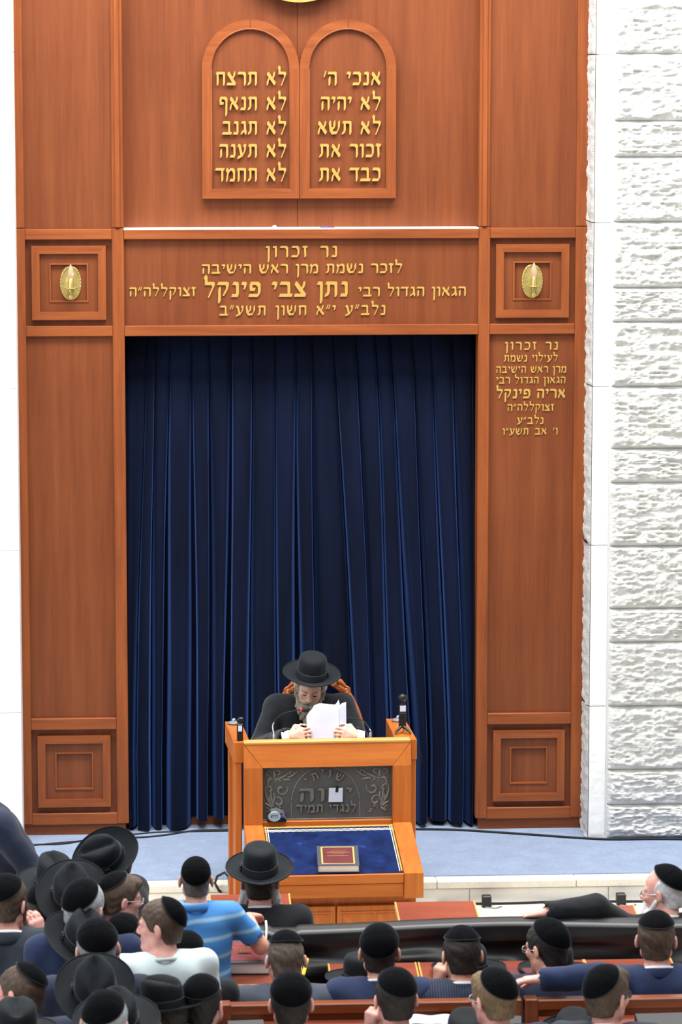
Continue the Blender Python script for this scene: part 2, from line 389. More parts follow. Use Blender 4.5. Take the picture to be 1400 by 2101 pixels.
for i in range(len(zc) - 1):
    stone(wallr, sx0, sx1 - 0.002, zc[i + 1] + 0.003, zc[i] - 0.003, 501 + i * 2, rough=0.004, margin=0.012, nx=12, nz=60, mat='stone_dressed', depth=0.02)
    # broken edge of the corner stone, turned towards the ark
    zs_ = np.linspace(zc[i + 1] + 0.003, zc[i] - 0.003, 60); ys_ = np.linspace(YS + 0.004, 0.10, 10)
    nn = vnoise((60, 10), 700 + i, (48, 5))
    V = [(sx0 - 0.004 - 0.018 * nn[a, b] * min(1, b / 1.0), ys_[b], zs_[a]) for a in range(60) for b in range(10)]
    F = [(a * 10 + b, a * 10 + b + 1, (a + 1) * 10 + b + 1, (a + 1) * 10 + b) for a in range(59) for b in range(9)]
    V += [(sx0 + 0.012, ys_[b], zs_[a]) for a in (0, 59) for b in range(10)]
    MB().add(V, F, True).build('stone_edge', 'stone_rough', wallr)
lx = atY(34, 800, YS)[0]
walll = struct(MB().box(lx - 4.5, lx - 0.01, YS + 0.008, 0.62, -0.1, 8.5).build('wall_left', 'mortar'))
lrows = [-230, 107, 457, 797, 1130, 1463]
zlft = [atY(20, p, YS)[2] for p in lrows] + [ZP + 0.002]
for i in range(len(zlft) - 1):
    stone(walll, lx - 0.55, lx, zlft[i + 1] + 0.0015, zlft[i] - 0.0015, 801 + i * 2, rough=0.004, margin=0.01, nx=20, nz=40, mat='stone_dressed')
    MB().box(lx - 0.02, lx + 0.002, YS + 0.003, 0.2, zlft[i + 1] + 0.0015, zlft[i] - 0.0015).build('stone_edge', 'stone_dressed', walll)

# ------------------------------------------------------------------ Hebrew letters, drawn with a broad nib
GL = {
 'א': (.82, [[(.14, .88), (.70, .12)], [(.64, .90), (.62, .66), (.48, .50)], [(.12, .10), (.14, .36), (.30, .58)]]),
 'ב': (.82, [[(.12, .90), (.56, .90), (.60, .80), (.60, .12)], [(.06, .10), (.76, .10)]]),
 'ג': (.56, [[(.16, .90), (.38, .90), (.42, .32), (.48, .10)], [(.10, .10), (.38, .34)]]),
 'ד': (.76, [[(.06, .90), (.72, .90)], [(.58, .90), (.58, .08)]]),
 'ה': (.78, [[(.08, .90), (.60, .90), (.66, .82), (.66, .08)], [(.15, .56), (.15, .08)]]),
 'ו': (.38, [[(.08, .90), (.24, .90), (.27, .80), (.27, .08)]]),
 'ז': (.44, [[(.06, .92), (.38, .88)], [(.20, .86), (.24, .08)]]),
 'ח': (.80, [[(.08, .90), (.64, .90), (.67, .82), (.67, .08)], [(.15, .88), (.15, .08)]]),
 'י': (.36, [[(.08, .90), (.24, .90), (.27, .80), (.22, .60)]]),
 'כ': (.74, [[(.12, .90), (.50, .90), (.61, .76), (.61, .26), (.50, .10), (.08, .10)]]),
 'ל': (.72, [[(.10, 1.34), (.16, 1.26), (.16, .90), (.58, .90), (.62, .74), (.34, .08)]]),
 'מ': (.84, [[(.10, .90), (.20, .72), (.10, .08)], [(.24, .70), (.42, .90), (.60, .88), (.70, .72), (.70, .10), (.40, .10)]]),
 'נ': (.52, [[(.16, .90), (.34, .90), (.39, .80), (.39, .10), (.08, .10)]]),
 'ן': (.38, [[(.08, .90), (.24, .90), (.27, .80), (.25, -.34)]]),
 'ע': (.78, [[(.10, .90), (.20, .86), (.36, .22)], [(.58, .90), (.68, .86), (.62, .46), (.42, .16), (.08, .00)]]),
 'פ': (.78, [[(.36, .50), (.16, .50), (.14, .90), (.54, .90), (.66, .76), (.66, .26), (.54, .10), (.06, .10)]]),
 'ף': (.76, [[(.36, .50), (.16, .50), (.14, .90), (.52, .90), (.64, .76), (.62, -.34)]]),
 'צ': (.78, [[(.12, .90), (.20, .78), (.62, .14)], [(.62, .92), (.62, .72), (.44, .50)], [(.06, .10), (.68, .10)]]),
 'ק': (.78, [[(.10, .90), (.62, .90), (.66, .78), (.62, .52), (.44, .20)], [(.16, .58), (.15, -.30)]]),
 'ר': (.72, [[(.08, .90), (.50, .90), (.61, .78), (.61, .08)]]),
 'ש': (.96, [[(.10, .92), (.16, .36), (.32, .12)], [(.46, .92), (.46, .56), (.20, .36)], [(.82, .92), (.82, .50), (.64, .14), (.30, .10)]]),
 'ת': (.84, [[(.12, .90), (.62, .90), (.69, .82), (.69, .08)], [(.23, .88), (.23, .22), (.06, .10)]]),
 "'": (.24, [[(.16, .96), (.08, .70)]]),
 '"': (.42, [[(.16, .96), (.08, .70)], [(.34, .96), (.26, .70)]]),
}
def hull(pts):
    pts = sorted(set((round(x, 5), round(y, 5)) for x, y in pts))
    def half(ps):
        h = []
        for p in ps:
            while len(h) > 1 and (h[-1][0] - h[-2][0]) * (p[1] - h[-2][1]) - (h[-1][1] - h[-2][1]) * (p[0] - h[-2][0]) <= 0: h.pop()
            h.append(p)
        return h
    a = half(pts); b = half(pts[::-1]); return a[:-1] + b[:-1]
GM = {}
def glyph(ch, bold=1.0):
    """letter mesh: x right, z up (1 = letter height), y from -1 (front) to 0"""
    key = (ch, bold)
    if key not in GM:
        tw, th, s = .075 * bold, .175 * min(1.2, bold), .04
        nib = [(-tw / 2 - s, -th / 2), (tw / 2 - s, -th / 2), (tw / 2 + s, th / 2), (-tw / 2 + s, th / 2)]
        mb = MB()
        i = 0
        for st in GL[ch][1]:
            for (x0, y0), (x1, y1) in zip(st[:-1], st[1:]):
                mb.prism(hull([(x0 + a, y0 + b) for a, b in nib] + [(x1 + a, y1 + b) for a, b in nib]), -1 - .035 * i, .01 * i); i += 1
        me = mesh_np('letter', mb.V, mb.F, False); GM[key] = me
    return GM[key]
def letters(parent, text, X0, X1, Z0, Z1, Y, depth, mat, bold=1.0, word_gap=0.55, gap=0.10, rot=None):
    """right-to-left line of single letters filling X0..X1, letter body Z0..Z1, backs at Y"""
    adv = []; 
    for ch in text: adv.append(word_gap if ch == ' ' else GL[ch][0] + gap)
    tot = sum(adv) - gap; sx = (X1 - X0) / tot; h = Z1 - Z0; x = X1
    for ch, a in zip(text, adv):
        if ch != ' ':
            o = link('letter', glyph(ch, bold), mat, parent, (x - GL[ch][0] * sx, Y, Z0)); o.scale = (sx, depth, h)
        x -= a * sx

# ------------------------------------------------------------------ the ark front
ark = tag(empty('ark_front', (0, 0, ZP)), 'tall panelled wooden ark front filling the wall between the stone pillars', 'ark')
XC = atY(619.5, 690, 0)[0]
xa = lambda px, py: atY(px, py, 0)[0]
za = lambda py, px=620: atY(px, py, 0)[2]
U_, L_, P_ = 'ark_wood_upright', 'ark_wood_level', 'ark_panel_wood'
TOP = za(-420)
X = dict(lo=xa(30, 900) - 0.06, l1=xa(55, 800), l2=xa(232.5, 800), l3=xa(257, 800), r3=xa(981, 800), r2=xa(1004.5, 800), r1=xa(1179, 800), ro=xa(1200, 900) + 0.05)
zr = dict(a=(za(490), za(469)), b=(za(688), za(667)), )
zb0 = ZP + 0.075
# stiles
for nm, a, b in (('outer_stile', X['lo'], X['l1']), ('inner_stile', X['l2'], X['l3']), ('inner_stile', X['r3'], X['r2']), ('outer_stile', X['r1'], X['ro'])):
    bx(nm, U_, ark, a, b, 0.0, 0.16, zb0, za(467.5), 0.004)
    bx(nm.replace('stile', 'upper_stile'), U_, ark, a + 0.002, b - 0.002, 0.004, 0.18, za(466.5), TOP, 0.004)
# narrow moulding on the upper inner stiles
for a, b in ((X['l2'], X['l3']), (X['r3'], X['r2'])):
    bx('moulding', U_, ark, a + 0.022, b - 0.022, -0.012, 0.01, za(466), TOP, 0.004)
# carcass behind everything
bx('carcass', 'dark_void', ark, X['lo'], X['l3'] - 0.01, 0.17, 0.6, ZP, TOP, 0)
bx('carcass', 'dark_void', ark, X['r3'] + 0.01, X['ro'], 0.17, 0.6, ZP, TOP, 0)
bx('carcass', 'dark_void', ark, X['l3'] - 0.01, X['r3'] + 0.01, 0.34, 0.6, ZP, za(690), 0)
bx('carcass', 'dark_void', ark, X['l3'] - 0.01, X['r3'] + 0.01, 0.2, 0.6, za(690) + 0.0, TOP, 0)
def square_panel(x0, x1, z0, z1, cx, cz):
    """recessed bay with a raised mitred frame, an inner board and a sunk square"""
    p = bx('bay_panel', P_, ark, x0 - 0.01, x1 + 0.01, 0.045, 0.16, z0 - 0.01, z1 + 0.01, 0)
    def mitred(h, w, yf, yb, name, m1, m2, par):
        for k in range(4):
            c = [(-h, -h), (h, -h), (h - w, -h + w), (-h + w, -h + w)]
            ca, sa = [(1, 0), (0, 1), (-1, 0), (0, -1)][k]
            q = [(cx + ca * u - sa * v, cz + sa * u + ca * v) for u, v in c]
            MB().prism(q, yf, yb).build(name, m1 if k % 2 == 0 else m2, par)
    mitred(0.232, 0.050, 0.006, 0.046, 'frame_moulding', L_, U_, ark)
    mitred(0.183, 0.068, 0.030, 0.046, 'inner_board', P_, P_, ark)
    mitred(0.122, 0.010, 0.024, 0.046, 'inner_bead', L_, U_, ark)
def rail(x0, x1, z0, z1): return bx('rail', L_, ark, x0, x1, 0.004, 0.16, z0, z1, 0.003)
zA = [za(490), za(469)]; zB = [za(688), za(667)]; zC = [za(1492), za(1469)]; zD = [za(1686), za(1663)]
for x0, x1 in ((X['l1'], X['l2']), (X['r2'], X['r1'])):
    for z0, z1 in (zA, zB, zC, zD): rail(x0, x1, z0, z1)
    bx('upper_panel', P_, ark, x0 - 0.01, x1 + 0.01, 0.020, 0.16, zA[1], TOP, 0)
    bx('tall_panel', P_, ark, x0 - 0.01, x1 + 0.01, 0.034, 0.16, zC[1], zB[0], 0)
    cx = (x0 + x1) / 2
    square_panel(x0, x1, zB[1], zA[0], cx, (zB[1] + zA[0]) / 2)
    square_panel(x0, x1, zD[1], zC[0], cx, (zD[1] + zC[0]) / 2)
bx('plinth', L_, ark, X['lo'] + 0.05, X['l3'] - 0.02, 0.03, 0.16, ZP, zb0, 0.003)
bx('plinth', L_, ark, X['r3'] + 0.02, X['ro'] - 0.05, 0.03, 0.16, ZP, zb0, 0.003)
bx('threshold', L_, ark, X['l3'] - 0.02, X['r3'] + 0.02, 0.26, 0.34, ZP, ZP + 0.06, 0.003)
# lintel with the large inscription
lint = bx('lintel_panel', P_, ark, X['l3'], X['r3'], 0.03, 0.16, zB[1], zA[0], 0)
bx('rail', L_, ark, X['l3'], X['r3'], -0.006, 0.16, zA[0], zA[1] - 0.004, 0.003)
bx('rail', L_, ark, X['l3'], X['r3'], -0.004, 0.16, zB[0], zB[1], 0.003)
bx('ledge', 'stone_dressed', ark, X['l3'], X['r3'], -0.004, 0.16, zA[1] - 0.004, zA[1] + 0.002, 0)  # ledge top coloured white to paint in the strong light from above
# recessed upper back, two boards meeting at a seam
YU = 0.14; xm = xa(613, 430)
bx('back_board', P_, ark, X['l3'] - 0.01, xm - 0.0012, YU, 0.2, zA[1] - 0.004, TOP, 0)
bx('back_board', P_, ark, xm + 0.0012, X['r3'] + 0.01, YU, 0.2, zA[1] - 0.004, TOP, 0)
def line(par, text, px0, px1, py0, py1, Y=0.03, depth=0.008, bold=1.0, **k):
    pm = (py0 + py1) / 2
    letters(par, text, atY(px0, pm, Y)[0], atY(px1, pm, Y)[0], atY((px0 + px1) / 2, py1, Y)[2], atY((px0 + px1) / 2, py0, Y)[2], Y, depth, 'gold_letter', bold, **k)
line(lint, 'נר זכרון', 545, 693, 504, 528, word_gap=0.8, gap=0.2)
line(lint, 'לזכר נשמת מרן ראש הישיבה', 414, 826, 541, 561)
line(lint, 'הגאון הגדול רבי', 735, 957, 588, 608)
line(lint, 'נתן צבי פינקל', 418, 715, 578, 609, bold=1.25)
line(lint, 'זצוקללה"ה', 265, 402, 589, 608)
line(lint, 'נלב"ע י"א חשון תשע"ב', 450, 792, 626, 647, word_gap=0.7, gap=0.14)
# dedication on the right-hand tall panel
tp = [o for o in ark.children if o.name.startswith('tall_panel')][-1]
for txt, a, b, c, d, bo in (('נר זכרון', 1036, 1146, 701, 718, 1), ('לעילוי נשמת', 1034, 1145, 728, 742, 1), ('מרן ראש הישיבה', 1018, 1163, 751, 765, 1),
        ('הגאון הגדול רבי', 1018, 1161, 773, 787, 1), ('אריה פינקל', 1018, 1161, 798, 817, 1.3), ('זצוקללה"ה', 1041, 1137, 829, 843, 1), ('נלב"ע', 1061, 1116, 856, 870, 1), ("ו' אב תשע\"ו", 1031, 1145, 878, 892, 1)):
    line(tp, txt, a, b, c, d, Y=0.034, depth=0.006, bold=bo, word_gap=0.75 if txt.startswith(('נר', 'ו')) else 0.55, gap=0.22 if txt.startswith('נר') else 0.11)

# ------------------------------------------------------------------ the two tablets
def tablet(px0, px1, py_top, py_bot, lab, rows, right, lefts):
    Yf = YU - 0.055
    x0, x1 = atY(px0, 280, Yf)[0], atY(px1, 280, Yf)[0]; z0, z1 = atY(615, py_bot, Yf)[2], atY(615, py_top, Yf)[2]
    R = (x1 - x0) / 2; cx = (x0 + x1) / 2; zs = z1 - R; w = 0.061
    t = tag(empty('tablet', (cx, YU, z0)), lab, 'tablet')
    N = 20
    arc = lambda r, a0, a1: [(cx + r * math.cos(a), zs + r * math.sin(a)) for a in np.linspace(a0, a1, N)]
    # field board
    f = MB().prism([(x0 + w * .6, z0 + w * .6), (x1 - w * .6, z0 + w * .6)] + arc(R - w * .6, 0, math.pi), YU - 0.03, YU - 0.001).build('field_board', P_, t)
    def bevelled(poly, name, m):
        MB().prism(poly, Yf, YU - 0.001).build(name, m, t)
    bevelled([(x0, z0), (x1, z0), (x1 - w, z0 + w), (x0 + w, z0 + w)], 'bottom_rail', L_)
    bevelled([(x1, z0), (x1, zs), (x1 - w, zs), (x1 - w, z0 + w)], 'side_post', U_)
    bevelled([(x0 + w, z0 + w), (x0 + w, zs), (x0, zs), (x0, z0)], 'side_post', U_)
    for a0, a1 in ((0.0, math.pi / 2 - 0.004), (math.pi / 2 + 0.004, math.pi)):
        mb = MB(); o_, i_ = arc(R, a0, a1), arc(R - w, a0, a1)
        for k in range(N - 1): mb.prism([o_[k], o_[k + 1], i_[k + 1], i_[k]], Yf, YU - 0.001)
        mb.build('arch_piece', L_, t)
    bead = [(x0 + w - .004, z0 + w), (x0 + w - .004, zs)] + arc(R - w + .004, math.pi, 0) + [(x1 - w + .004, z0 + w)]
    MB().tube([(x, Yf + 0.004, z) for x, z in bead], 0.006, 6).build('bead', U_, t)
    for (words, py), lf in zip(rows, lefts):
        for (txt, a, b) in words:
            Y = YU - 0.038
            letters(f, txt, atY(a, py, Y)[0], atY(b, py, Y)[0], atY(615, py + 15, Y)[2], atY(615, py - 13, Y)[2], Y, 0.012, 'gold_letter', 1.12)
    return t
RY = (160, 211, 261, 308, 357)
tablet(615.5, 813, 40, 407, 'right-hand arched wooden tablet, its gold lines opening with aleph', [
    ([('אנכי', 711, 782), ("ה'", 664, 692)], RY[0]), ([('לא', 739, 782), ('יהיה', 658, 722)], RY[1]), ([('לא', 739, 782), ('תשא', 651, 723)], RY[2]),
    ([('זכור', 717, 782), ('את', 655, 700)], RY[3]), ([('כבד', 717, 782), ('את', 655, 700)], RY[4])], 782, [0] * 5)
tablet(415, 614.5, 40, 407, 'left-hand arched wooden tablet, all five gold lines starting alike', [
    ([('לא', 546, 588), ('תרצח', 443, 529)], RY[0]), ([('לא', 546, 588), ('תנאף', 449, 529)], RY[1]), ([('לא', 546, 588), ('תגנב', 456, 529)], RY[2]),
    ([('לא', 546, 588), ('תענה', 450, 529)], RY[3]), ([('לא', 546, 588), ('תחמד', 442, 529)], RY[4])], 588, [0] * 5)
# gilded crown emblem above the tablets, its lower rim just in the picture
e = W(tag(MB().build('crown_emblem', 'gold_letter'), 'gilded emblem above the tablets, only its curved lower rim showing', 'emblem')) if False else None
ec = atY(613, -150, YU - 0.05); er = abs(atY(613, 5, YU - 0.05)[2] - ec[2])
em = tag(empty('crown_emblem', (ec[0], YU, ec[2] - er)), 'gilded emblem above the tablets, only its curved lower rim showing', 'emblem')
ww = (atY(708, 0, YU)[0] - atY(520, 0, YU)[0]) / 2
mb = MB(); o_ = [(ec[0] + 1.5 * ww * math.sin(a), ec[2] - er * math.cos(a)) for a in np.linspace(-1.45, 1.45, 30)]
mb.prism(o_, YU - 0.09, YU - 0.03); mb.build('gilded_shield', 'gold_letter', em)
mb = MB(); o_ = [(ec[0] + 1.42 * ww * math.sin(a), ec[2] + 0.02 - er * 0.97 * math.cos(a)) for a in np.linspace(-1.5, 1.5, 30)]
mb.prism(o_, YU - 0.032, YU - 0.002); mb.build('backing', 'dark_void', em)
# wrapper and a scrap of paper left on the ledge
p = atY(672, 461, 0.06)
MB().box(-0.045, 0.045, -0.02, 0.02, 0, 0.004).box(-0.03, 0.0, -0.021, 0.021, 0.002, 0.010).xf(Matrix.Rotation(0.1, 4, 'Z')).build('sweet_wrapper', 'wrapper_purple', None, (p[0], 0.05, zA[1] + 0.002))
tag(bpy.data.objects['sweet_wrapper'], 'crumpled purple and white wrapper lying on the ledge under the tablets', 'wrapper')
p = atY(563, 463, 0.06)
MB().add([(-.02, -.01, 0), (.02, -.012, 0), (.022, .012, 0), (-.018, .01, 0), (-.01, -.004, .014), (.008, .002, .018)], [(0, 1, 2, 3), (0, 4, 5, 1), (1, 5, 2), (2, 5, 4, 3), (3, 4, 0)]).build('paper_scrap', 'paper_white', None, (p[0], 0.05, zA[1] + 0.002))
tag(bpy.data.objects['paper_scrap'], 'tiny white paper scrap on the ledge below the left tablet', 'paper')

# ------------------------------------------------------------------ curtain
YCU = 0.25
topb = [257, 302, 318, 352, 397, 432, 479, 521, 568, 611, 645, 690, 735, 775, 805, 850, 890, 935, 980]
botr = [(263, 8), (286, 13), (313, 9), (360, 25), (410, 10), (444, 11), (490, 17), (540, 26), (587, 17), (630, 12), (690, 42), (748, 14), (786, 20), (829, 19), (868, 13), (908, 17), (943, 13), (969, 8)]
zt, zbm = za(690) - .003, ZP + 0.02
xpx = lambda px: xa(px, 800)
rt = [(xpx((a + b) / 2), (xpx(b) - xpx(a)) / 2) for a, b in zip(topb[:-1], topb[1:])]
rb = [(xpx(c + 2), w * 0.00313) for c, w in botr]
NXc, NZc = 860, 56
gx = np.linspace(X['l3'] + 0.004, X['r3'] - 0.004, NXc); gz = np.linspace(0, 1, NZc)
D = np.zeros((NXc, NZc))
for (c0, w0), (c1, w1), k in zip(rt, rb, range(99)):
    for j, s in enumerate(gz):
        q = min(1, s / 0.85); q2 = q ** 0.9
        c = c0 + (c1 - c0) * q2 + 0.004 * math.sin(7 * s + k); w = w0 * 0.99 + (w1 - w0 * 0.99) * q2
        u = np.abs(gx - c) / w
        amp = 0.02 + 0.17 * min(1, s * 1.4) ** 0.7
        b = np.where(u < 1, (1 - u ** 5) ** 0.5, 0) * amp
        b = b * (1 - 0.10 * np.cos((gx - c) / w * 2.2 + k * 1.7)) * (0.86 + 0.14 * math.sin(k * 2.4))
        D[:, j] = np.maximum(D[:, j], b)
K = np.array([1, 4, 6, 4, 1]) / 16
for j in range(NZc): D[:, j] = np.convolve(np.pad(D[:, j], 2, mode='edge'), K, 'valid')
wide = vnoise((NXc, NZc), 5, (60, 5)); D += (wide - 0.5) * 0.012 * gz[None]
Xb = np.clip(gx[:, None] * np.ones((1, NZc)) + D * 0.10 * np.sin(gx * 19)[:, None], gx[0], gx[-1])
hem = zbm + 0.012 * np.sin(gx * 9) + np.where(gx > xpx(388), 0.035, 0.0) * np.where(gx < xpx(840), 1, 0)
Zg = zt + (hem[:, None] - zt) * gz[None]
V = np.stack([Xb, YCU - D, Zg], -1).reshape(-1, 3)
V2 = V + np.array([0, 0.006, 0])
ii = np.arange(NXc - 1)[:, None] * NZc + np.arange(NZc - 1)[None]
Q = np.stack([ii, ii + 1, ii + NZc + 1, ii + NZc], -1).reshape(-1, 4)
cur = link('curtain', mesh_np('curtain', V, Q), 'navy_velvet')
tag(cur, 'floor-length navy velvet curtain in deep pleats closing the ark', 'curtain')
W(cur); bx('curtain_pole', 'dark_void', cur, X['l3'], X['r3'], YCU + 0.012, YCU + 0.04, za(690) - .035, za(690) - .005, 0)

# ------------------------------------------------------------------ sconces
def sconce(px, py, lab):
    c = atY(px, py, 0.03); s = tag(empty('wall_sconce', (c[0], 0.03, c[2])), lab, 'sconce', 'brass candle sconces on the ark')
    y = 0.044
    R1, R2 = 0.068, 0.112
    mb = MB(); rings = []
    for r, d in ((1.0, 0), (1.0, .006), (.93, .013), (.84, .008), (.78, .006), (.4, .014), (.05, .018)):
        rings.append([(c[0] + R1 * r * math.cos(a), y - d - (0.0025 if (k % 2 and .5 < r < .9) else 0), c[2] + R2 * r * math.sin(a)) for k, a in enumerate(np.linspace(0, 2 * math.pi, 48, endpoint=False))])
    mb.loft([r[::-1] for r in rings][::-1]); mb.build('back_plate', 'brass', s)
    mb = MB()
    for k in range(30):
        a = 2 * math.pi * k / 30; mb.lathe([(0.001, -.005), (.005, 0), (.001, .005)], (c[0] + R1 * .92 * math.cos(a), y - .012, c[2] + R2 * .92 * math.sin(a)), seg=6)
    mb.build('beaded_rim', 'brass', s)
    fx, fy = c[0] + 0.002, y - 0.075
    MB().tube([(c[0], y - .012, c[2] - .045), (c[0], y - .04, c[2] - .072), (fx, fy, c[2] - .060), (fx, fy, c[2] - .03)], .008, 8).lathe([(.012, -.095), (.018, -.08), (.008, -.06), (.02, -.045), (.012, -.03)], (fx, fy + 0.0, c[2]), seg=14).build('arm', 'brass', s)
    MB().lathe([(.012, -.036), (.040, -.030), (.044, -.024), (.040, -.024), (.014, -.028)], (fx, fy, c[2]), seg=20).build('drip_pan', 'brass', s)
    MB().lathe([(.017, -.028), (.017, .03), (.014, .034)], (fx, fy, c[2]), seg=16).build('candle_sleeve', 'brass', s)
    b = MB().lathe([(.009, .032), (.015, .046), (.0185, .064), (.017, .085), (.010, .106), (.003, .122)], (fx, fy, c[2]), seg=16).build('candle_bulb', 'lamp_glass', s)
    MB().lathe([(.006, .032), (.008, .05), (.004, .066)], (fx, fy, c[2]), seg=8).build('filament_stem', 'bulb_core', b)
sconce(145, 581, 'brass candle sconce on the square panel at the left end of the inscription')
sconce(1093, 577, 'brass candle sconce on the square panel above the narrow gold dedication')

# ------------------------------------------------------------------ cables on the carpet
def cable(name, pts, r, lab, z=ZP):
    P = [atZ(px, py, z + r) for px, py in pts]; Q = []
    for i in range(len(P) - 1):
        a, b, c, d = P[max(i - 1, 0)], P[i], P[i + 1], P[min(i + 2, len(P) - 1)]
        for u in np.linspace(0, 1, 7)[:-1]:
            Q.append(0.5 * ((2 * b) + (-a + c) * u + (2 * a - 5 * b + 4 * c - d) * u ** 2 + (-a + 3 * b - 3 * c + d) * u ** 3))
    Q.append(P[-1]); return tag(MB().tube(Q, r, 6).build(name, 'black_rubber'), lab, 'cable')
cable('cable', [(-60, 1740), (66, 1733), (130, 1731), (200, 1720), (285, 1718), (340, 1713), (400, 1704), (470, 1702)], 0.006, 'thick black cable crossing the carpet below the left ark panel')
cable('cable', [(60, 1735), (120, 1729), (170, 1725), (230, 1716), (280, 1711), (330, 1707), (400, 1706), (470, 1705)], 0.005, 'thin black cable lying beside the thicker one at the curtain foot')
cable('cable', [(850, 1701), (930, 1702), (1000, 1706), (1090, 1712), (1190, 1719), (1260, 1722), (1340, 1721), (1440, 1722)], 0.008, 'black cable running from the curtain to the right stone pillar')

# ------------------------------------------------------------------ lectern
LY = -2.2
LC = atY(671, 1600, LY)
lect = empty('lectern', (LC[0], LY, 0)); del lect['_w']; lect.rotation_euler.z = math.radians(1.6)
tag(lect, 'orange-brown wooden lectern with a dark metal relief plate in front', 'lectern')
lxp = lambda px, py=1600: (atY(px, py, LY)[0] - LC[0])
lz = lambda py, dy=0.0: atY(671, py, LY + dy)[2]
LU, LL = 'lectern_wood_upright', 'lectern_wood_level'
def lb(name, mat, x0, x1, y0, y1, z0, z1, bev=0.004, par=None): return MB().box(x0, x1, y0, y1, z0, z1, bev).build(name, mat, par or lect)
fo0, fo1, fi0, fi1 = lxp(500), lxp(843), lxp(538), lxp(805)
zt_, zi, zs_, zq = lz(1524), lz(1570), lz(1681), lz(1693)
# mitred front frame
MB().add([(fo0 + .003, -.012, zt_), (fi0 + .001, -.045, zi), (fi1 - .001, -.045, zi), (fo1 - .003, -.012, zt_), (fo0 + .003, .03, zt_), (fi0 + .001, .03, zi), (fi1 - .001, .03, zi), (fo1 - .003, .03, zt_)], [(0, 1, 2, 3), (7, 6, 5, 4), (0, 3, 7, 4), (1, 0, 4, 5), (2, 1, 5, 6), (3, 2, 6, 7)]).build('frame_top', LL, lect)
for sg, a_, b_ in ((1, fo0, fi0), (-1, fo1, fi1)):
    q_ = [(a_, -.045, zq), (b_, -.045, zq), (b_, -.045, zi - .001), (a_, -.014, zt_ - .001), (a_, .03, zq), (b_, .03, zq), (b_, .03, zi - .001), (a_, .03, zt_ - .001), (a_, -.045, zi)]
    MB().add(q_, [(0, 1, 2, 8), (8, 2, 3), (4, 7, 6, 5), (0, 8, 3, 7, 4), (1, 5, 6, 2), (2, 6, 7, 3), (0, 4, 5, 1)]).build('frame_post', LU, lect)
lb('sill', LL, fi0, fi1, -0.03, 0.03, zq - 0.01, zs_)
lb('top_edge', 'light_edge_wood', fo0 + 0.002, fo1 - 0.002, -0.016, 0.05, zt_ - 0.001, zt_ + 0.016)
ztab = zt_ - 0.035
lb('table_top', LL, fo0 + 0.03, fo1 - 0.03, 0.03, 0.27, ztab - 0.03, ztab)
# bronze relief plate
plate = lb('relief_plate', 'bronze_plate', fi0 - 0.01, fi1 + 0.01, 0.004, 0.03, zs_ - 0.005, zi + 0.005, 0)
plate['label'] = 'dark bronze relief plate with raised letters and scrolls'
pxw = (fi1 - fi0) / 1290.0; pzh = (zi - zs_) / 510.0        # plate pixels of the close-up: x 40..1330, y 50..560
PX = lambda u: fi0 + (u - 40) * pxw
PZ = lambda v: zi - (v - 50) * pzh
yp = 0.004
def plate_letters(txt, u0, u1, v0, v1, bold=1.2): letters(plate, txt, PX(u0), PX(u1), PZ(v1), PZ(v0), yp + 0.001, 0.012, 'bronze_relief', bold)
plate_letters('י', 872, 938, 262, 350); plate_letters('ה', 700, 835, 262, 385, 1.3); plate_letters('ו', 592, 660, 262, 385, 1.3); plate_letters('ה', 405, 556, 262, 385, 1.3)
plate_letters('לנגדי', 700, 972, 418, 492); plate_letters('תמיד', 376, 645, 418, 492)
for ch, u, v, ang in (('ש', 806, 160, -24), ('ו', 708, 128, -8), ('י', 640, 118, 6), ('ת', 562, 152, 24), ('י', 484, 196, 40)):
    hgt = .046; wdt = .046; r_ = math.radians(-ang); ox, oz = -.5 * GL[ch][0] * wdt, -.5 * hgt
    o = link('letter', glyph(ch, 1.2), 'bronze_relief', plate, (PX(u) + ox * math.cos(r_) + oz * math.sin(r_), yp + 0.001, PZ(v) - ox * math.sin(r_) + oz * math.cos(r_))); o.scale = (wdt, 0.012, hgt)
    o.rotation_euler.y = r_
MB().tube([(PX(670 - 338 * math.cos(a)), yp, PZ(400 - 340 * math.sin(a)) if a > 0 else 0) for a in np.linspace(0.0, math.pi, 40)][1:-1], 0.004, 6).tube([(PX(332), yp, PZ(400)), (PX(330), yp, PZ(545))], 0.004, 6).tube([(PX(1008), yp, PZ(400)), (PX(1012), yp, PZ(545))], 0.004, 6).build('arch_line', 'bronze_relief', plate)
MB().box(fi0, fi1, -0.004, 0.006, PZ(558), PZ(548), 0.001).build('lower_bead', 'bronze_relief', plate)
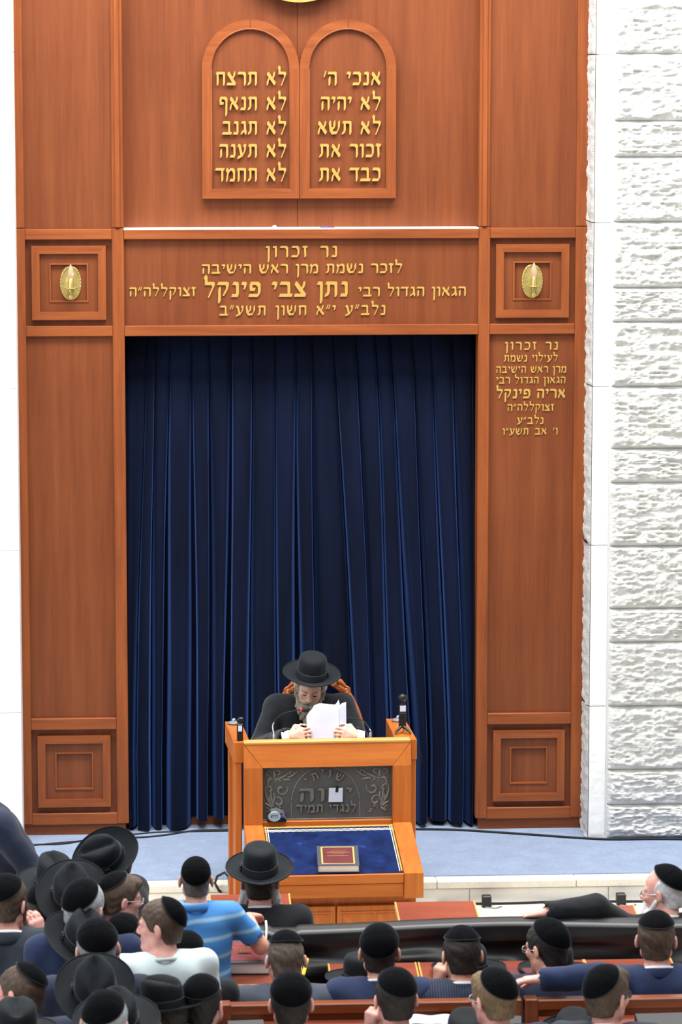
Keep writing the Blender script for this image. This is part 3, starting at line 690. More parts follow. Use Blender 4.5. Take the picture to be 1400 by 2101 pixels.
def scrolls(mir):
    ux = (lambda u: PX(u)) if not mir else (lambda u: PX(1370 - u))
    mb = MB()
    def spiral(cu, cv, r0, turns, a0, rad, sgn=1, n=22):
        pts = []; rs = []
        for i in range(n):
            q = i / (n - 1); a = a0 + sgn * turns * 2 * math.pi * q; r = r0 * (1 - 0.82 * q)
            pts.append((ux(cu + r * math.cos(a)), yp, PZ(cv + r * math.sin(a)))); rs.append(rad * 1.7 * (0.45 + 0.85 * q) * (1 if q < .9 else .8))
        mb.tube(pts, rs, 6)
    def leaf(pts_, rad):
        P = []; rs = []
        n = 10
        for i in range(n):
            q = i / (n - 1); (ax, ay), (bx_, by), (cx_, cy) = pts_
            P.append((ux((1 - q) ** 2 * ax + 2 * q * (1 - q) * bx_ + q * q * cx_), yp, PZ((1 - q) ** 2 * ay + 2 * q * (1 - q) * by + q * q * cy))); rs.append(rad * 1.6 * (0.15 + math.sin(math.pi * min(1, q * 0.93 + .05)) ** 0.8))
        mb.tube(P, rs, 6)
    spiral(232, 270, 66, 0.9, -0.4, .0055); spiral(200, 392, 56, 0.9, -2.4, .0055); spiral(110, 275, 44, 0.7, -2.6, .005, 1); spiral(205, 195, 34, 0.7, 2.6, .004)
    spiral(100, 120, 36, 0.8, -0.4, .004, -1); spiral(200, 115, 34, 0.8, -2.6, .004, 1); spiral(330, 120, 34, 0.7, 0.6, .004, -1); spiral(205, 445, 26, 0.8, 2.0, .004); spiral(95, 470, 30, 0.7, -2.2, .004); spiral(255, 480, 22, .7, 0, .0035)
    for P in (((160, 440), (60, 360), (72, 240)), ((160, 440), (110, 330), (135, 250)), ((150, 400), (175, 340), (150, 300)), ((165, 180), (170, 120), (150, 80)), ((165, 180), (250, 165), (310, 110)),
              ((290, 160), (350, 150), (405, 85)), ((240, 180), (300, 175), (338, 190)), ((150, 180), (110, 160), (80, 200)), ((90, 250), (85, 200), (130, 150)), ((150, 460), (110, 410), (62, 400)), ((150, 460), (120, 470), (90, 500)), ((130, 420), (100, 380), (115, 330))):
        leaf(P, .0048)
    mb.build('scroll_ornament', 'bronze_relief', plate)
scrolls(False); scrolls(True)
# arms running back on both sides
for s, (a, b) in ((-1, (lxp(480.5, 1524), lxp(514, 1524))), (1, (lxp(814, 1524), lxp(857, 1524)))):
    zt2 = zt_ + 0.004
    MB().hexa([(a, 0.02, zt2 - 0.115), (b, 0.02, zt2 - 0.115), (b + (-0.02 if s < 0 else -.01), 0.60, zt2 - 0.115), (a - (0.02 if s < 0 else 0.0), 0.60, zt2 - 0.115),
               (a, 0.02, zt2), (b, 0.02, zt2), (b + (-0.02 if s < 0 else -.01), 0.60, zt2 + 0.008), (a - (0.02 if s < 0 else 0.0), 0.60, zt2 + 0.008)]).build('arm_rest', LU, lect)
    c = (a + 0.004, a + 0.045) if s < 0 else (b - 0.045, b - 0.004)
    lb('side_post', LU, c[0], c[1], 0.03, 0.09, 0.0, zt2 - 0.115)
    lb('side_post', LU, c[0] - 0.01 * (s < 0), c[1], 0.50, 0.57, ZP if False else 0.0, zt2 - 0.06)
    lb('side_panel', LU, c[0] + 0.012, c[1] - 0.010, 0.09, 0.50, 0.0, zt2 - 0.112)
# sloping reading desk in front
YD = 0.66
zA_, zB_ = lz(1688), lz(1797, -YD)
dxs = lambda px, py, dy: atY(px, py, LY + dy)[0] - LC[0]
bw0, bw1 = lxp(538), lxp(806)
board_n = Vector((0, -(zA_ - zB_), YD)).normalized()
MB().hexa([(bw0, -YD, zB_ - 0.03), (bw1, -YD, zB_ - 0.03), (bw1, -0.03, zA_ - 0.04), (bw0, -0.03, zA_ - 0.04), (bw0, -YD, zB_), (bw1, -YD, zB_), (bw1, -0.03, zA_ - 0.008), (bw0, -0.03, zA_ - 0.008)]).build('reading_board', LL, lect)
for a, b in ((fo0, fi0 + 0.0), (fi1 - 0.0, fo1)):
    MB().hexa([(a, -YD - 0.03, zB_ - 0.13), (b, -YD - 0.03, zB_ - 0.13), (b, -0.046, zA_ - 0.12), (a, -0.046, zA_ - 0.12), (a, -YD - 0.03, zB_ + 0.012), (b, -YD - 0.03, zB_ + 0.012), (b, -0.046, zA_ + 0.004), (a, -0.046, zA_ + 0.004)]).build('desk_arm', LU, lect)
lb('front_lip', LL, bw0 + 0.004, bw1 - 0.004, -YD - 0.02, -YD + 0.002, zB_ - 0.045, zB_ + 0.008, 0.003)
lb('front_fascia', LL, bw0 + 0.004, bw1 - 0.004, -YD - 0.008, -YD + 0.02, zB_ - 0.125, zB_ - 0.048, 0.003)
zcab = zB_ - 0.19
lb('cabinet_body', LU, fo0 + 0.03, fo1 - 0.03, -YD + 0.09, 0.03, 0.0, zq - 0.12, 0)
for k in range(2):
    a = fo0 + 0.05 + k * ((fo1 - fo0) / 2 - 0.045); b = a + (fo1 - fo0) / 2 - 0.055
    d = lb('cabinet_door', LU, a, b, -YD + 0.06, -YD + 0.09, 0.06, zcab, 0.003)
    for m in range(2):
        for q in range(3):
            x0 = a + 0.03 + m * (b - a - 0.04) / 2; x1 = x0 + (b - a - 0.08) / 2; z1 = zcab - 0.045 - q * 0.17; z0 = z1 - 0.14
            if z0 < 0.08: continue
            cx, cz, y = (x0 + x1) / 2, (z0 + z1) / 2, -YD + 0.06
            MB().add([(x0, y, z0), (x1, y, z0), (x1, y, z1), (x0, y, z1), (cx, y - 0.028, cz)], [(0, 1, 4), (1, 2, 4), (2, 3, 4), (3, 0, 4)]).build('pyramid_boss', LU, d)
            for (p, r_) in (((x0 - .012, x1 + .012), (z0 - .012, z0 - .004)), ((x0 - .012, x1 + .012), (z1 + .004, z1 + .012)), ((x0 - .012, x0 - .004), (z0 - .004, z1 + .004)), ((x1 + .004, x1 + .012), (z0 - .004, z1 + .004))):
                MB().box(p[0], p[1], y - 0.006, y + 0.002, r_[0], r_[1]).build('boss_bead', LU, d)
LM = Matrix.Translation(lect.location) @ Matrix.Rotation(lect.rotation_euler.z, 4, 'Z')
def onlect(o): o.location = LM @ Vector(o.location); o.rotation_euler.z += lect.rotation_euler.z; return o
slope = math.atan2(zA_ - 0.008 - zB_, YD - 0.03)
def board_pt(x, d):       # d metres up the slope from the front edge
    return Vector((x, -YD + d * math.cos(slope), zB_ + d * math.sin(slope)))
BL = (YD - 0.03) / math.cos(slope)
# velvet cover
cov = empty('velvet_cover', (0, 0, 0)); del cov['_w']
p0 = board_pt((bw0 + bw1) / 2, 0.0); cov.location = p0; cov.rotation_euler = (slope, 0, 0); onlect(cov)
tag(cov, 'dark blue velvet cover with gold edging spread on the reading desk', 'cover')
hw = (bw1 - bw0) / 2 - 0.006
n1 = vnoise((60, 40), 31, (9, 7)) * 0.006 + vnoise((60, 40), 32, (20, 15)) * 0.003
gx_, gy_ = np.linspace(-hw, hw, 60), np.linspace(0.012, BL - 0.03, 40)
V = [(gx_[i], gy_[j], 0.003 + n1[i, j]) for i in range(60) for j in range(40)]
MB().add(V, [(i * 40 + j, (i + 1) * 40 + j, (i + 1) * 40 + j + 1, i * 40 + j + 1) for i in range(59) for j in range(39)], True).box(-hw, hw, 0.012, BL - 0.03, 0.0005, 0.003).build('velvet_cloth', 'crushed_velvet', cov)
for k, (dd, mt, r) in enumerate(((0.012, 'gold_thread', 0.006), (0.045, 'page_edge', 0.004), (0.062, 'page_edge', 0.003))):
    MB().tube([(x, BL - 0.03 - dd, 0.009 + 0.0012 * math.sin(x * 160)) for x in np.linspace(-hw, hw, 60)], r, 6).build('gold_braid' if k == 0 else 'white_piping', mt, cov)
for sx in (-1, 1):
    MB().tube([(sx * (hw - 0.006 + 0.001 * math.sin(y * 200)), y, 0.010) for y in np.linspace(0.02, BL - 0.03, 50)], 0.005, 6).build('gold_braid', 'gold_thread', cov)
    MB().tube([(sx * (hw - 0.018), y, 0.010) for y in np.linspace(0.02, BL - 0.04, 30)], 0.003, 6).build('white_piping', 'page_edge', cov)

# ------------------------------------------------------------------ books
def book(name, lab, loc, w, d, h, cover, rot=(0, 0, 0), panel=None, gold=None, sticker=False, group=None, lines=None):
    """closed book lying flat: x width, y height of page, z thickness; spine at -x"""
    b = empty(name, loc); del b['_w']; b.rotation_euler = rot; tag(b, lab, 'book', group)
    MB().box(-w / 2 + .004, w / 2 - .005, -d / 2 + .005, d / 2 - .005, .004, h - .004).build('page_block', 'page_edge', b)
    top = MB().box(-w / 2, w / 2, -d / 2, d / 2, h - .004, h, .001).box(-w / 2, -w / 2 + .004, -d / 2, d / 2, 0, h, .001).box(-w / 2, w / 2, -d / 2, d / 2, 0, .004, .001).build('cover', cover, b)
    if panel: MB().box(-w * .36, w * .36, -d * .40, d * .40, h, h + .0012).build('cover_panel', panel, top)
    if gold:
        for (x0, x1, y0, y1) in ((-w * .40, -w * .36, -d * .43, d * .43), (w * .36, w * .40, -d * .43, d * .43), (-w * .36, w * .36, -d * .43, -d * .40), (-w * .36, w * .36, d * .40, d * .43)):
            MB().box(x0, x1, y0, y1, h, h + .0014).build('gilt_border', gold, top)
    if lines:
        for (txt, y, wd, ht) in lines:
            tot = sum(GL[c][0] + .1 if c != ' ' else .5 for c in txt); sx = wd / tot; x = wd / 2
            for c in txt:
                a = (GL[c][0] + .1 if c != ' ' else .5) * sx
                if c != ' ':
                    o = link('letter', glyph(c), 'gold_letter', top, (x - GL[c][0] * sx, y, h + .0012)); o.scale = (sx, .0008, ht); o.rotation_euler = (-math.pi / 2 + math.pi, 0, 0)
                    o.rotation_euler = (-math.pi / 2, 0, 0); o.scale = (sx, -.0008, -ht); o.location.y = y + ht
                x -= a
    if sticker: MB().box(-w * .26, w * .26, d * .22, d * .40, h, h + .001).build('sticker', 'paper_white', top)
    return b
bc = board_pt(lxp(677), 0.015 + 0.125) + board_n * 0.011
bk = book('prayer_book', 'burgundy prayer book with gold border lying on the blue velvet', (0, 0, 0), 0.235, 0.25, 0.045, 'book_slate', panel='book_burgundy', gold='gold_thread',
          lines=[('תפלה לדוד', .045, .10, .010), ('ספר תהלים', .022, .13, .016), ('עם פירוש', .004, .07, .009), ('נר ישראל', -.022, .13, .014)] if False else
          [('נר זכרון', .050, .10, .009), ('ראש הישיבה', .026, .13, .015), ('נשמת', .008, .06, .009), ('הגדול', -.020, .12, .014)] if False else None)
bk.location = bc; bk.rotation_euler = (slope, 0, math.radians(-3)); onlect(bk)
# gilt title ornament, too small to read: rows of gilt strokes on the cover
cv = [c for c in bk.children if c.name.startswith('cover')][0]
r2 = random.Random(4); mb = MB()
for (yy, wd, ht) in ((.052, .09, .007), (.034, .12, .013), (.016, .06, .007), (-.006, .12, .013)):
    x = -wd / 2
    while x < wd / 2:
        w_ = r2.uniform(.006, .011); mb.box(x, x + w_ * .75, yy, yy + ht * .28, .0462, .0472); mb.box(x + w_ * .5, x + w_ * .75, yy - ht * .5, yy + ht * .2, .0462, .0472); x += w_ * 1.05
mb.build('gilt_title', 'gold_letter', cv)

# ------------------------------------------------------------------ things on the lectern
def at_lect(px, py, ly):
    """lectern-local point seen at a pixel, at local depth ly"""
    p = atY(px, py, LY + ly); q = LM.inverted() @ Vector(p); return q
# taped white note on the plate
c = Vector((PX(767), -0.0135, PZ(325)))
nt = empty('paper_note', (0, 0, 0)); del nt['_w']; nt.location = c; onlect(nt); tag(nt, 'small white note taped over the metal relief plate', 'note')
MB().add([(-.041, 0, -.042), (.040, .0, -.043), (.041, -.003, .040), (-.039, -.002, .041), (-.041, .0015, -.042), (.040, .0015, -.043), (.041, .0, .040), (-.039, .0, .041)], [(0, 1, 2, 3), (7, 6, 5, 4), (0, 4, 5, 1), (1, 5, 6, 2), (2, 6, 7, 3), (3, 7, 4, 0)]).build('note_sheet', 'paper_white', nt)
MB().box(-.004, .012, -.004, .0005, .016, .052).xf(Matrix.Rotation(0.12, 4, 'Y')).build('black_tape', 'black_plastic', nt)
# desk clock on the sill
q = Vector((lxp(566), -0.030, zs_ + 0.001))
ck = empty('desk_clock', q); del ck['_w']; onlect(ck); tag(ck, 'small silver and black digital clock on the sill below the plate', 'clock')
MB().prism([(-.052, 0), (.056, 0), (.056, .012), (.030, .055), (.0, .070), (-.030, .066), (-.050, .040)], -.022, .026).build('clock_body', 'black_plastic', ck)
MB().prism([(-.034, .050), (.0, .062), (.030, .052), (.052, .016), (.054, .024), (.034, .064), (.0, .078), (-.034, .070)], -.026, .020).build('silver_shell', 'silver_metal', ck)
MB().lathe([(.036, 0), (.040, .004), (.036, .008)], (-.012, -.022, .034), 'y', 24, sx=1.0, sy=.8).build('bezel', 'silver_metal', ck)
MB().lathe([(.034, 0), (.034, .0095)], (-.012, -.022, .034), 'y', 24, sx=1.0, sy=.8).build('display', 'screen_grey', ck)
mb = MB()
for k in range(3):
    x = -.030 + k * .013; mb.box(x, x + .009, -.033, -.031, .043, .045).box(x + .007, x + .009, -.033, -.031, .028, .045)
mb.box(-.034, -.030, -.033, -.031, .030, .042); mb.build('digits', 'screen_dark', ck)
MB().lathe([(.010, 0), (.008, .005)], (.036, -.022, .034), 'y', 14).build('blue_button', 'button_blue', ck)
# two gooseneck microphones
def mic(lab, base, mid, tip, head_dir, metal):
    m = empty('microphone', base); tag(m, lab, 'microphone'); b = Vector(base)
    MB().lathe([(.036, 0), (.036, .008), (.022, .018), (.010, .024)], tuple(b), seg=20).build('mic_base', 'black_plastic', m)
    MB().lathe([(.008, .022), (.008, .065), (.006, .068)], tuple(b), seg=12).build('collar', 'silver_metal', m)
    P = [b + Vector((0, 0, .066))] + [Vector(p) for p in mid] + [Vector(tip)]; Q = []
    for i in range(len(P) - 1):
        a, c, d, e_ = P[max(i - 1, 0)], P[i], P[i + 1], P[min(i + 2, len(P) - 1)]
        for u in np.linspace(0, 1, 8)[:-1]: Q.append(0.5 * ((2 * c) + (-a + d) * u + (2 * a - 5 * c + 4 * d - e_) * u ** 2 + (-a + 3 * c - 3 * d + e_) * u ** 3))
    Q.append(P[-1]); MB().tube(Q[:9], .0042, 8).build('chrome_neck', 'silver_metal', m); MB().tube(Q[8:], .0036, 8).build('gooseneck', 'black_rubber', m)
    h = Vector(head_dir).normalized(); t_ = Vector(tip)
    MB().tube([t_, t_ + h * .012], .011, 12).build('light_ring', 'mic_red' if metal else 'black_plastic', m)
    MB().tube([t_ + h * .010, t_ + h * .02, t_ + h * .04, t_ + h * .052, t_ + h * .058], [.013, .017, .0175, .013, .004], 12).build('foam_windshield', 'black_rubber', m)
def L(x, y, z): return tuple(LM @ Vector((x, y, z)))
mb_ = at_lect(562, 1517, 0.10); bz = ztab
p1, p2, p3 = at_lect(561, 1485, 0.12), at_lect(580, 1465, 0.10), at_lect(616, 1456, 0.06)
mic('gooseneck microphone with a lit red ring pointing at the speaker', L(mb_.x, 0.10, bz), [LM @ p1, LM @ p2], LM @ p3, (1, .15, .0), True)
p0, p1, p2, p3 = at_lect(761, 1517, 0.12), at_lect(760, 1498, 0.12), at_lect(742, 1477, 0.17), at_lect(705, 1472, 0.26)
mic('gooseneck microphone bent in behind the booklet on the right', L(p0.x, 0.12, bz), [LM @ p1, LM @ p2], LM @ p3, (-1, .5, .1), False)
# pucks and handheld cameras on the arms
for px, py, lab in ((480, 1483, 'flat round dark puck on the left arm of the lectern'), (818, 1482, 'flat round dark puck on the right arm of the lectern')):
    q = at_lect(px, py, 0.52); q.y = 0.53; q.z = zt_ + 0.013
    o = empty('speaker_puck', q); del o['_w']; onlect(o); tag(o, lab, 'puck')
    MB().lathe([(.036, 0), (.040, .004), (.030, .012), (.012, .016)], seg=20).build('disc', 'grey_plastic', o); MB().lathe([(.012, .015), (.013, .024), (.006, .032)], seg=12).build('knob', 'silver_metal', o)
q = at_lect(492, 1523, 0.10); q.y = 0.08; q.z = zt_ + 0.006
o = empty('pocket_camera', q); del o['_w']; onlect(o); tag(o, 'small black pocket gimbal camera upright on the left lectern arm', 'camera')
o.rotation_euler.x = 0
MB().box(-.018, .018, -.014, .014, 0, .100, .004).build('grip', 'black_plastic', o); MB().box(-.011, .011, -.0155, -.013, .056, .090).build('screen', 'paper_white', o)
MB().box(-.006, .012, -.010, .010, .100, .112, .002).box(-.016, -.006, -.008, .008, .104, .128, .002).build('gimbal_arm', 'black_plastic', o); MB().box(-.008, .020, -.014, .014, .110, .136, .005).build('camera_head', 'black_plastic', o)
q = at_lect(828, 1512, 0.16); q.y = 0.20; q.z = zt_ + 0.008
o = empty('gimbal_camera', q); del o['_w']; onlect(o); tag(o, 'tall black gimbal camera on a mini tripod on the right lectern arm', 'camera')
for a in (-2.5, -0.75, 1.3): MB().tube([(0, 0, .045), (.045 * math.cos(a), .06 * math.sin(a), .02), (.058 * math.cos(a), .085 * math.sin(a), .005)], [.010, .008, .004], 8).build('tripod_leg', 'black_plastic', o)
MB().box(-.021, .021, -.016, .016, .035, .125, .005).build('grip', 'black_plastic', o); MB().box(-.020, .020, -.015, .015, .125, .168, .003).build('body', 'black_plastic', o)
MB().box(-.016, .018, -.0165, -.014, .130, .164).build('screen', 'paper_white', o)
MB().tube([(0, 0, .165), (.004, .006, .180), (.012, .01, .19)], .011, 8).build('gimbal_arm', 'black_plastic', o); MB().lathe([(.008, .182), (.022, .192), (.025, .208), (.022, .222), (.010, .230)], seg=16).build('camera_head', 'black_plastic', o)
for k, (px, py) in enumerate(((835, 1560), (852, 1540))): pass
P = [at_lect(px, py, 0.09 if i else 0.16) for i, (px, py) in enumerate(((838, 1514), (850, 1515), (857, 1525), (861, 1545), (858, 1560), (862, 1572), (866, 1560), (862, 1540)))]
tag(MB().tube([LM @ p for p in P], .0022, 6).build('charging_wire', 'black_rubber'), 'thin black wire hanging off the right lectern arm', 'wire')
# cable behind the lectern's left foot
tag(MB().tube([atZ(463, 1835, .01), atY(450, 1828, YE - 0.1), atY(441, 1812, YE - 0.05), atY(446, 1798, YE - 0.04), atY(461, 1790, YE - .03), atY(470, 1800, YE - 0.08), atZ(472, 1850, .01)], .008, 8).build('cable_coil', 'black_rubber'), 'coiled black cable beside the left foot of the lectern', 'cable')

# ------------------------------------------------------------------ desks in front of the first row
def desk(lab, X0, X1, yb, yf, zb, zf, group, skew=0.0):
    d = tag(W(empty('reading_desk', ((X0 + X1) / 2, (yb + yf) / 2, 0))), lab, 'desk', group)
    MB().hexa([(X0, yf, zf - .028), (X1, yf, zf - .028), (X1 + skew, yb, zb - .028), (X0 + skew, yb, zb - .028), (X0, yf, zf), (X1, yf, zf), (X1 + skew, yb, zb), (X0 + skew, yb, zb)]).build('top_board', 'desk_wood', d)
    MB().hexa([(X0 - .008, yf - .012, zf - .03), (X1 + .008, yf - .012, zf - .03), (X1 + .008, yf, zf - .03), (X0 - .008, yf, zf - .03), (X0 - .008, yf - .012, zf + .008), (X1 + .008, yf - .012, zf + .008), (X1 + .008, yf, zf + .008), (X0 - .008, yf, zf + .008)]).build('front_edge', 'light_edge_wood', d)
    for a, b in ((X0 - .008, X0), (X1, X1 + .008)):
        MB().hexa([(a, yf, zf - .03), (b, yf, zf - .03), (b + skew, yb, zb - .03), (a + skew, yb, zb - .03), (a, yf, zf + .002), (b, yf, zf + .002), (b + skew, yb, zb + .002), (a + skew, yb, zb + .002)]).build('side_edge', 'light_edge_wood', d)
    MB().box(X0 + .02, X0 + .045, yf + .03, yb - .02, 0, min(zb, zf) - .03).build('side_panel', 'desk_wood_upright', d)
    MB().box(X1 - .045, X1 - .02, yf + .03, yb - .02, 0, min(zb, zf) - .03).build('side_panel', 'desk_wood_upright', d)
    MB().box(X0 + .045, X1 - .045, yb - .05, yb - .03, .25, min(zb, zf) - .03).build('front_panel', 'desk_wood_upright', d)
    return d
def pdesk(lab, pl, pr, pyb, pyf, zb, zf, group):
    b0, b1 = atZ(pl, pyb, zb), atZ(pr, pyb, zb); f0 = atZ(pl, pyf, zf)
    return desk(lab, b0[0], b1[0], b0[1], f0[1], zb, zf, group)
pdesk('red-brown desk top left of the black-hatted man facing the lectern', 432, 592, 1836, 1866, 0.90, 0.88, 'desks of the first row')
pdesk('red-brown desk top just right of the lectern foot', 813, 972, 1851, 1892, 0.91, 0.885, 'desks of the first row')
pdesk('red-brown desk top under the white-haired man\'s stretched arm', 1135, 1300, 1860, 1894, 0.91, 0.885, 'desks of the first row')
# little black floor boxes and the cable by the step
for px, lab in ((1001, 'small black box on the floor tiles against the step, nearer the lectern'), (1280, 'small black box against the step, beside the white-haired man')):
    p = atZ(px, 1866, 0.005); o = W(tag(empty('floor_box', (p[0], YE - 0.09, 0.004)), lab, 'box'))
    MB().box(p[0] - .028, p[0] + .028, YE - .115, YE - .06, .004, .075, .005).build('housing', 'black_plastic', o)
    MB().tube([(p[0] - .01, YE - .11, .006), (p[0] + .05, YE - .14, .006), (p[0] + .09, YE - .10, .006)], .006, 6).build('plug_lead', 'grey_plastic', o)
a, b = atZ(970, 1866, .01), atZ(1150, 1864, .01)
tag(MB().tube([(x, YE - .035 - .012 * math.sin(x * 7), .013) for x in np.linspace(a[0] - .2, a[0] + 1.6, 30)], .008, 6).build('floor_cable', 'black_rubber'), 'black cable along the foot of the stone step', 'cable')

# ------------------------------------------------------------------ pews, mid desks and the black sheet
def pew(lab, x0, x1, yb, ztop, ledge=True, seat=True):
    """bench whose back stands at yb; sitters face +y"""
    p = tag(W(empty('pew', ((x0 + x1) / 2, yb, 0))), lab, 'bench', 'wooden pews')
    bx('top_rail', 'bench_wood', p, x0, x1, yb - .03, yb + .03, ztop - .05, ztop, .006)
    n = max(1, round((x1 - x0) / 0.75))
    for k in range(n): bx('back_panel', 'bench_wood', p, x0 + (x1 - x0) * k / n + .004, x0 + (x1 - x0) * (k + 1) / n - .004, yb - .012, yb + .012, .30, ztop - .05, 0)
    for x in (x0, x1 - .06): bx('end_post', 'bench_wood_upright', p, x, x + .06, yb - .036, yb + .034, 0, ztop + .006, .006)
    if seat:
        bx('seat', 'bench_wood', p, x0 + .06, x1 - .06, yb + .02, yb + .44, .42, .455, .005)
        for x in (x0 + .02, (x0 + x1) / 2, x1 - .05): bx('seat_support', 'bench_wood_upright', p, x, x + .03, yb + .03, yb + .38, 0, .42, 0)
    if ledge:
        MB().hexa([(x0 + .06, yb - .40, ztop - .20), (x1 - .06, yb - .40, ztop - .20), (x1 - .06, yb - .034, ztop - .10), (x0 + .06, yb - .034, ztop - .10), (x0 + .06, yb - .40, ztop - .175), (x1 - .06, yb - .40, ztop - .175), (x1 - .06, yb - .034, ztop - .075), (x0 + .06, yb - .034, ztop - .075)]).build('book_ledge', 'desk_wood', p)
    return p
YB2 = -6.80
zb2 = atY(800, 2053, YB2)[2]
xb0, xb1 = atY(446, 2066, YB2)[0], atY(1073, 2052, YB2)[0]
pew('long brown pew back at the bottom, left of the joint post', xb0, xb1 - .006, YB2, zb2)
pew('brown pew back at the bottom right, right of the joint post', xb1 + .006, xb1 + 1.5, YB2, zb2)
YB1 = -5.58
zb1 = atY(800, 1899, YB1)[2]
pew('front pew hidden under the hanging black sheet', atY(452, 1890, YB1)[0], 2.35, YB1, zb1 - 0.015, ledge=False)
# mid desks, behind the black sheet
def mdesk(lab, pl, pr, z=0.85):
    f0, f1 = atZ(pl, 2020, z), atZ(pr, 2020, z)
    return desk(lab, f0[0], f1[0], YB1 - .135, YB1 - .56, z + .02, z - .015, 'desks behind the black sheet')
mdesk('desk carrying the big red book beside the cropped-haired man', 452, 622, 0.905)
mdesk('desk with the light blue folder and a hat on it', 683, 862)
mdesk('desk with a lone black hat in front of the pinstriped man', 872, 1036)
mdesk('desk with the thin burgundy book in front of the bespectacled man', 1044, 1215)
mdesk('desk at the right edge behind the black sheet', 1222, 1400)
mdesk('desk half hidden beside the boy in the white shirt', 330, 430)
# black sheet over the front pew
sx = np.linspace(atY(452, 1885, YB1)[0], 2.45, 150); nv = 64; V = []; ztp = zb1 + 0.006
nz1 = vnoise((150, nv), 61, (9, 11)); nz2 = vnoise((150, nv), 62, (14, 22))
for i, x in enumerate(sx):
    q = (x - sx[0]) / (sx[-1] - sx[0]); sag = 0.012 * math.sin(q * 9.5 + .6) + (0.012 if abs(q - .10) < .02 else 0)
    for j in range(nv):
        v = j / (nv - 1)
        if v < 0.12: yy = YB1 + .06 - .095 * (v / .12); z_ = ztp + .012 * math.sin(math.pi * v / .12) - sag
        else:
            w = (v - .12) / .88
            fold = (0.024 * math.sin(17 * w + 2.6 * math.sin(q * 8) + q * 4) + 0.014 * math.sin(31 * w - 3 * math.sin(q * 5 + 1) + q * 9) * (.5 + .5 * math.sin(q * 21)) + 0.07 * (nz1[i, j] - .5) + 0.03 * (nz2[i, j] - .5)) * min(1, w * 5)
            yy = YB1 - .040 - 0.040 - fold * 0.75 - .01 * w; z_ = ztp - sag - .60 * w
        V.append((x, min(yy, YB1 - .036) if v >= .12 else yy, z_))
F = [(i * nv + j, i * nv + j + 1, (i + 1) * nv + j + 1, (i + 1) * nv + j) for i in range(149) for j in range(nv - 1)]
tag(MB().add(V, F, True).build('black_sheet', 'drape_sheet'), 'long black plastic sheet draped over the front pew', 'sheet')
p = atY(547, 1886, YB1 - .07)
tag(MB().tube([(p[0], YB1 + .0, zb1 + .03), (p[0], YB1 - .075, zb1 + .018), (p[0] - .004, YB1 - .10, zb1 - .05), (p[0] - .006, YB1 - .10, zb1 - .10)], .006, 6).build('cable_tie', 'white_plastic'), 'white strap tied over the black sheet above the red book', 'strap')
# books and papers on the mid desks
zd = 0.905; zd2 = 0.85
def on_mid(px, py, t=0.0): q = atZ(px, py, zd + .006 + t); return q
q = on_mid(503, 1974, .02)
bk = book('talmud_volume', 'large dark red book with a white sticker, on the desk before the black sheet', (q[0], q[1] + .04, zd + .012), 0.235, 0.32, 0.055, 'book_slate', rot=(math.radians(4), 0, math.radians(-3)), panel='book_red', sticker=True)
cv = [c for c in bk.children if c.name.startswith('cover')][0]
mb = MB(); r2 = random.Random(9)
for (yy, wd, ht) in ((.052, .12, .016), (.026, .10, .014), (.006, .05, .010), (-.055, .06, .008)):
    x = -wd / 2
    while x < wd / 2:
        w_ = r2.uniform(.008, .013); mb.box(x, x + w_ * .75, yy, yy + ht * .22, .0562, .0568); mb.box(x + w_ * .5, x + w_ * .75, yy - ht * .5, yy + ht * .2, .0562, .0568); x += w_ * 1.05
mb.build('gilt_title', 'gold_letter', cv)
MB().lathe([(.001, .0005), (.035, .0005)], (0, -.03, .0562), seg=20, sy=.35).build('gilt_oval', 'book_black', cv)
q = atZ(703, 2025, zd2); MB().box(-.085, .085, -.12, .12, 0, .008, .002).build('folder', 'folder_blue', None, (q[0] + .02, q[1] + .03, zd2 + .006)); tag(bpy.data.objects['folder'], 'light blue folder lying on the desk beside a black hat', 'folder')
bpy.data.objects['folder'].rotation_euler = (math.radians(3), 0, math.radians(-6))
q = atZ(1071, 2008, zd2 + .02)
book('thin_book', 'thin burgundy book on the desk by the bespectacled man\'s shoulder', (q[0], q[1] + .0, zd2 + .010), .17, .24, .022, 'book_burgundy', rot=(math.radians(4), 0, math.radians(-4)))
q = on_mid(627, 1985); o = MB().box(-.008, .008, -.12, .10, 0, .012, .003).build('yellow_ruler', 'yellow_paint', None, (q[0], q[1], zd + .006)); o.rotation_euler = (math.radians(4), 0, math.radians(-8)); tag(o, 'narrow yellow ruler on the desk beside the cropped-haired man', 'ruler')
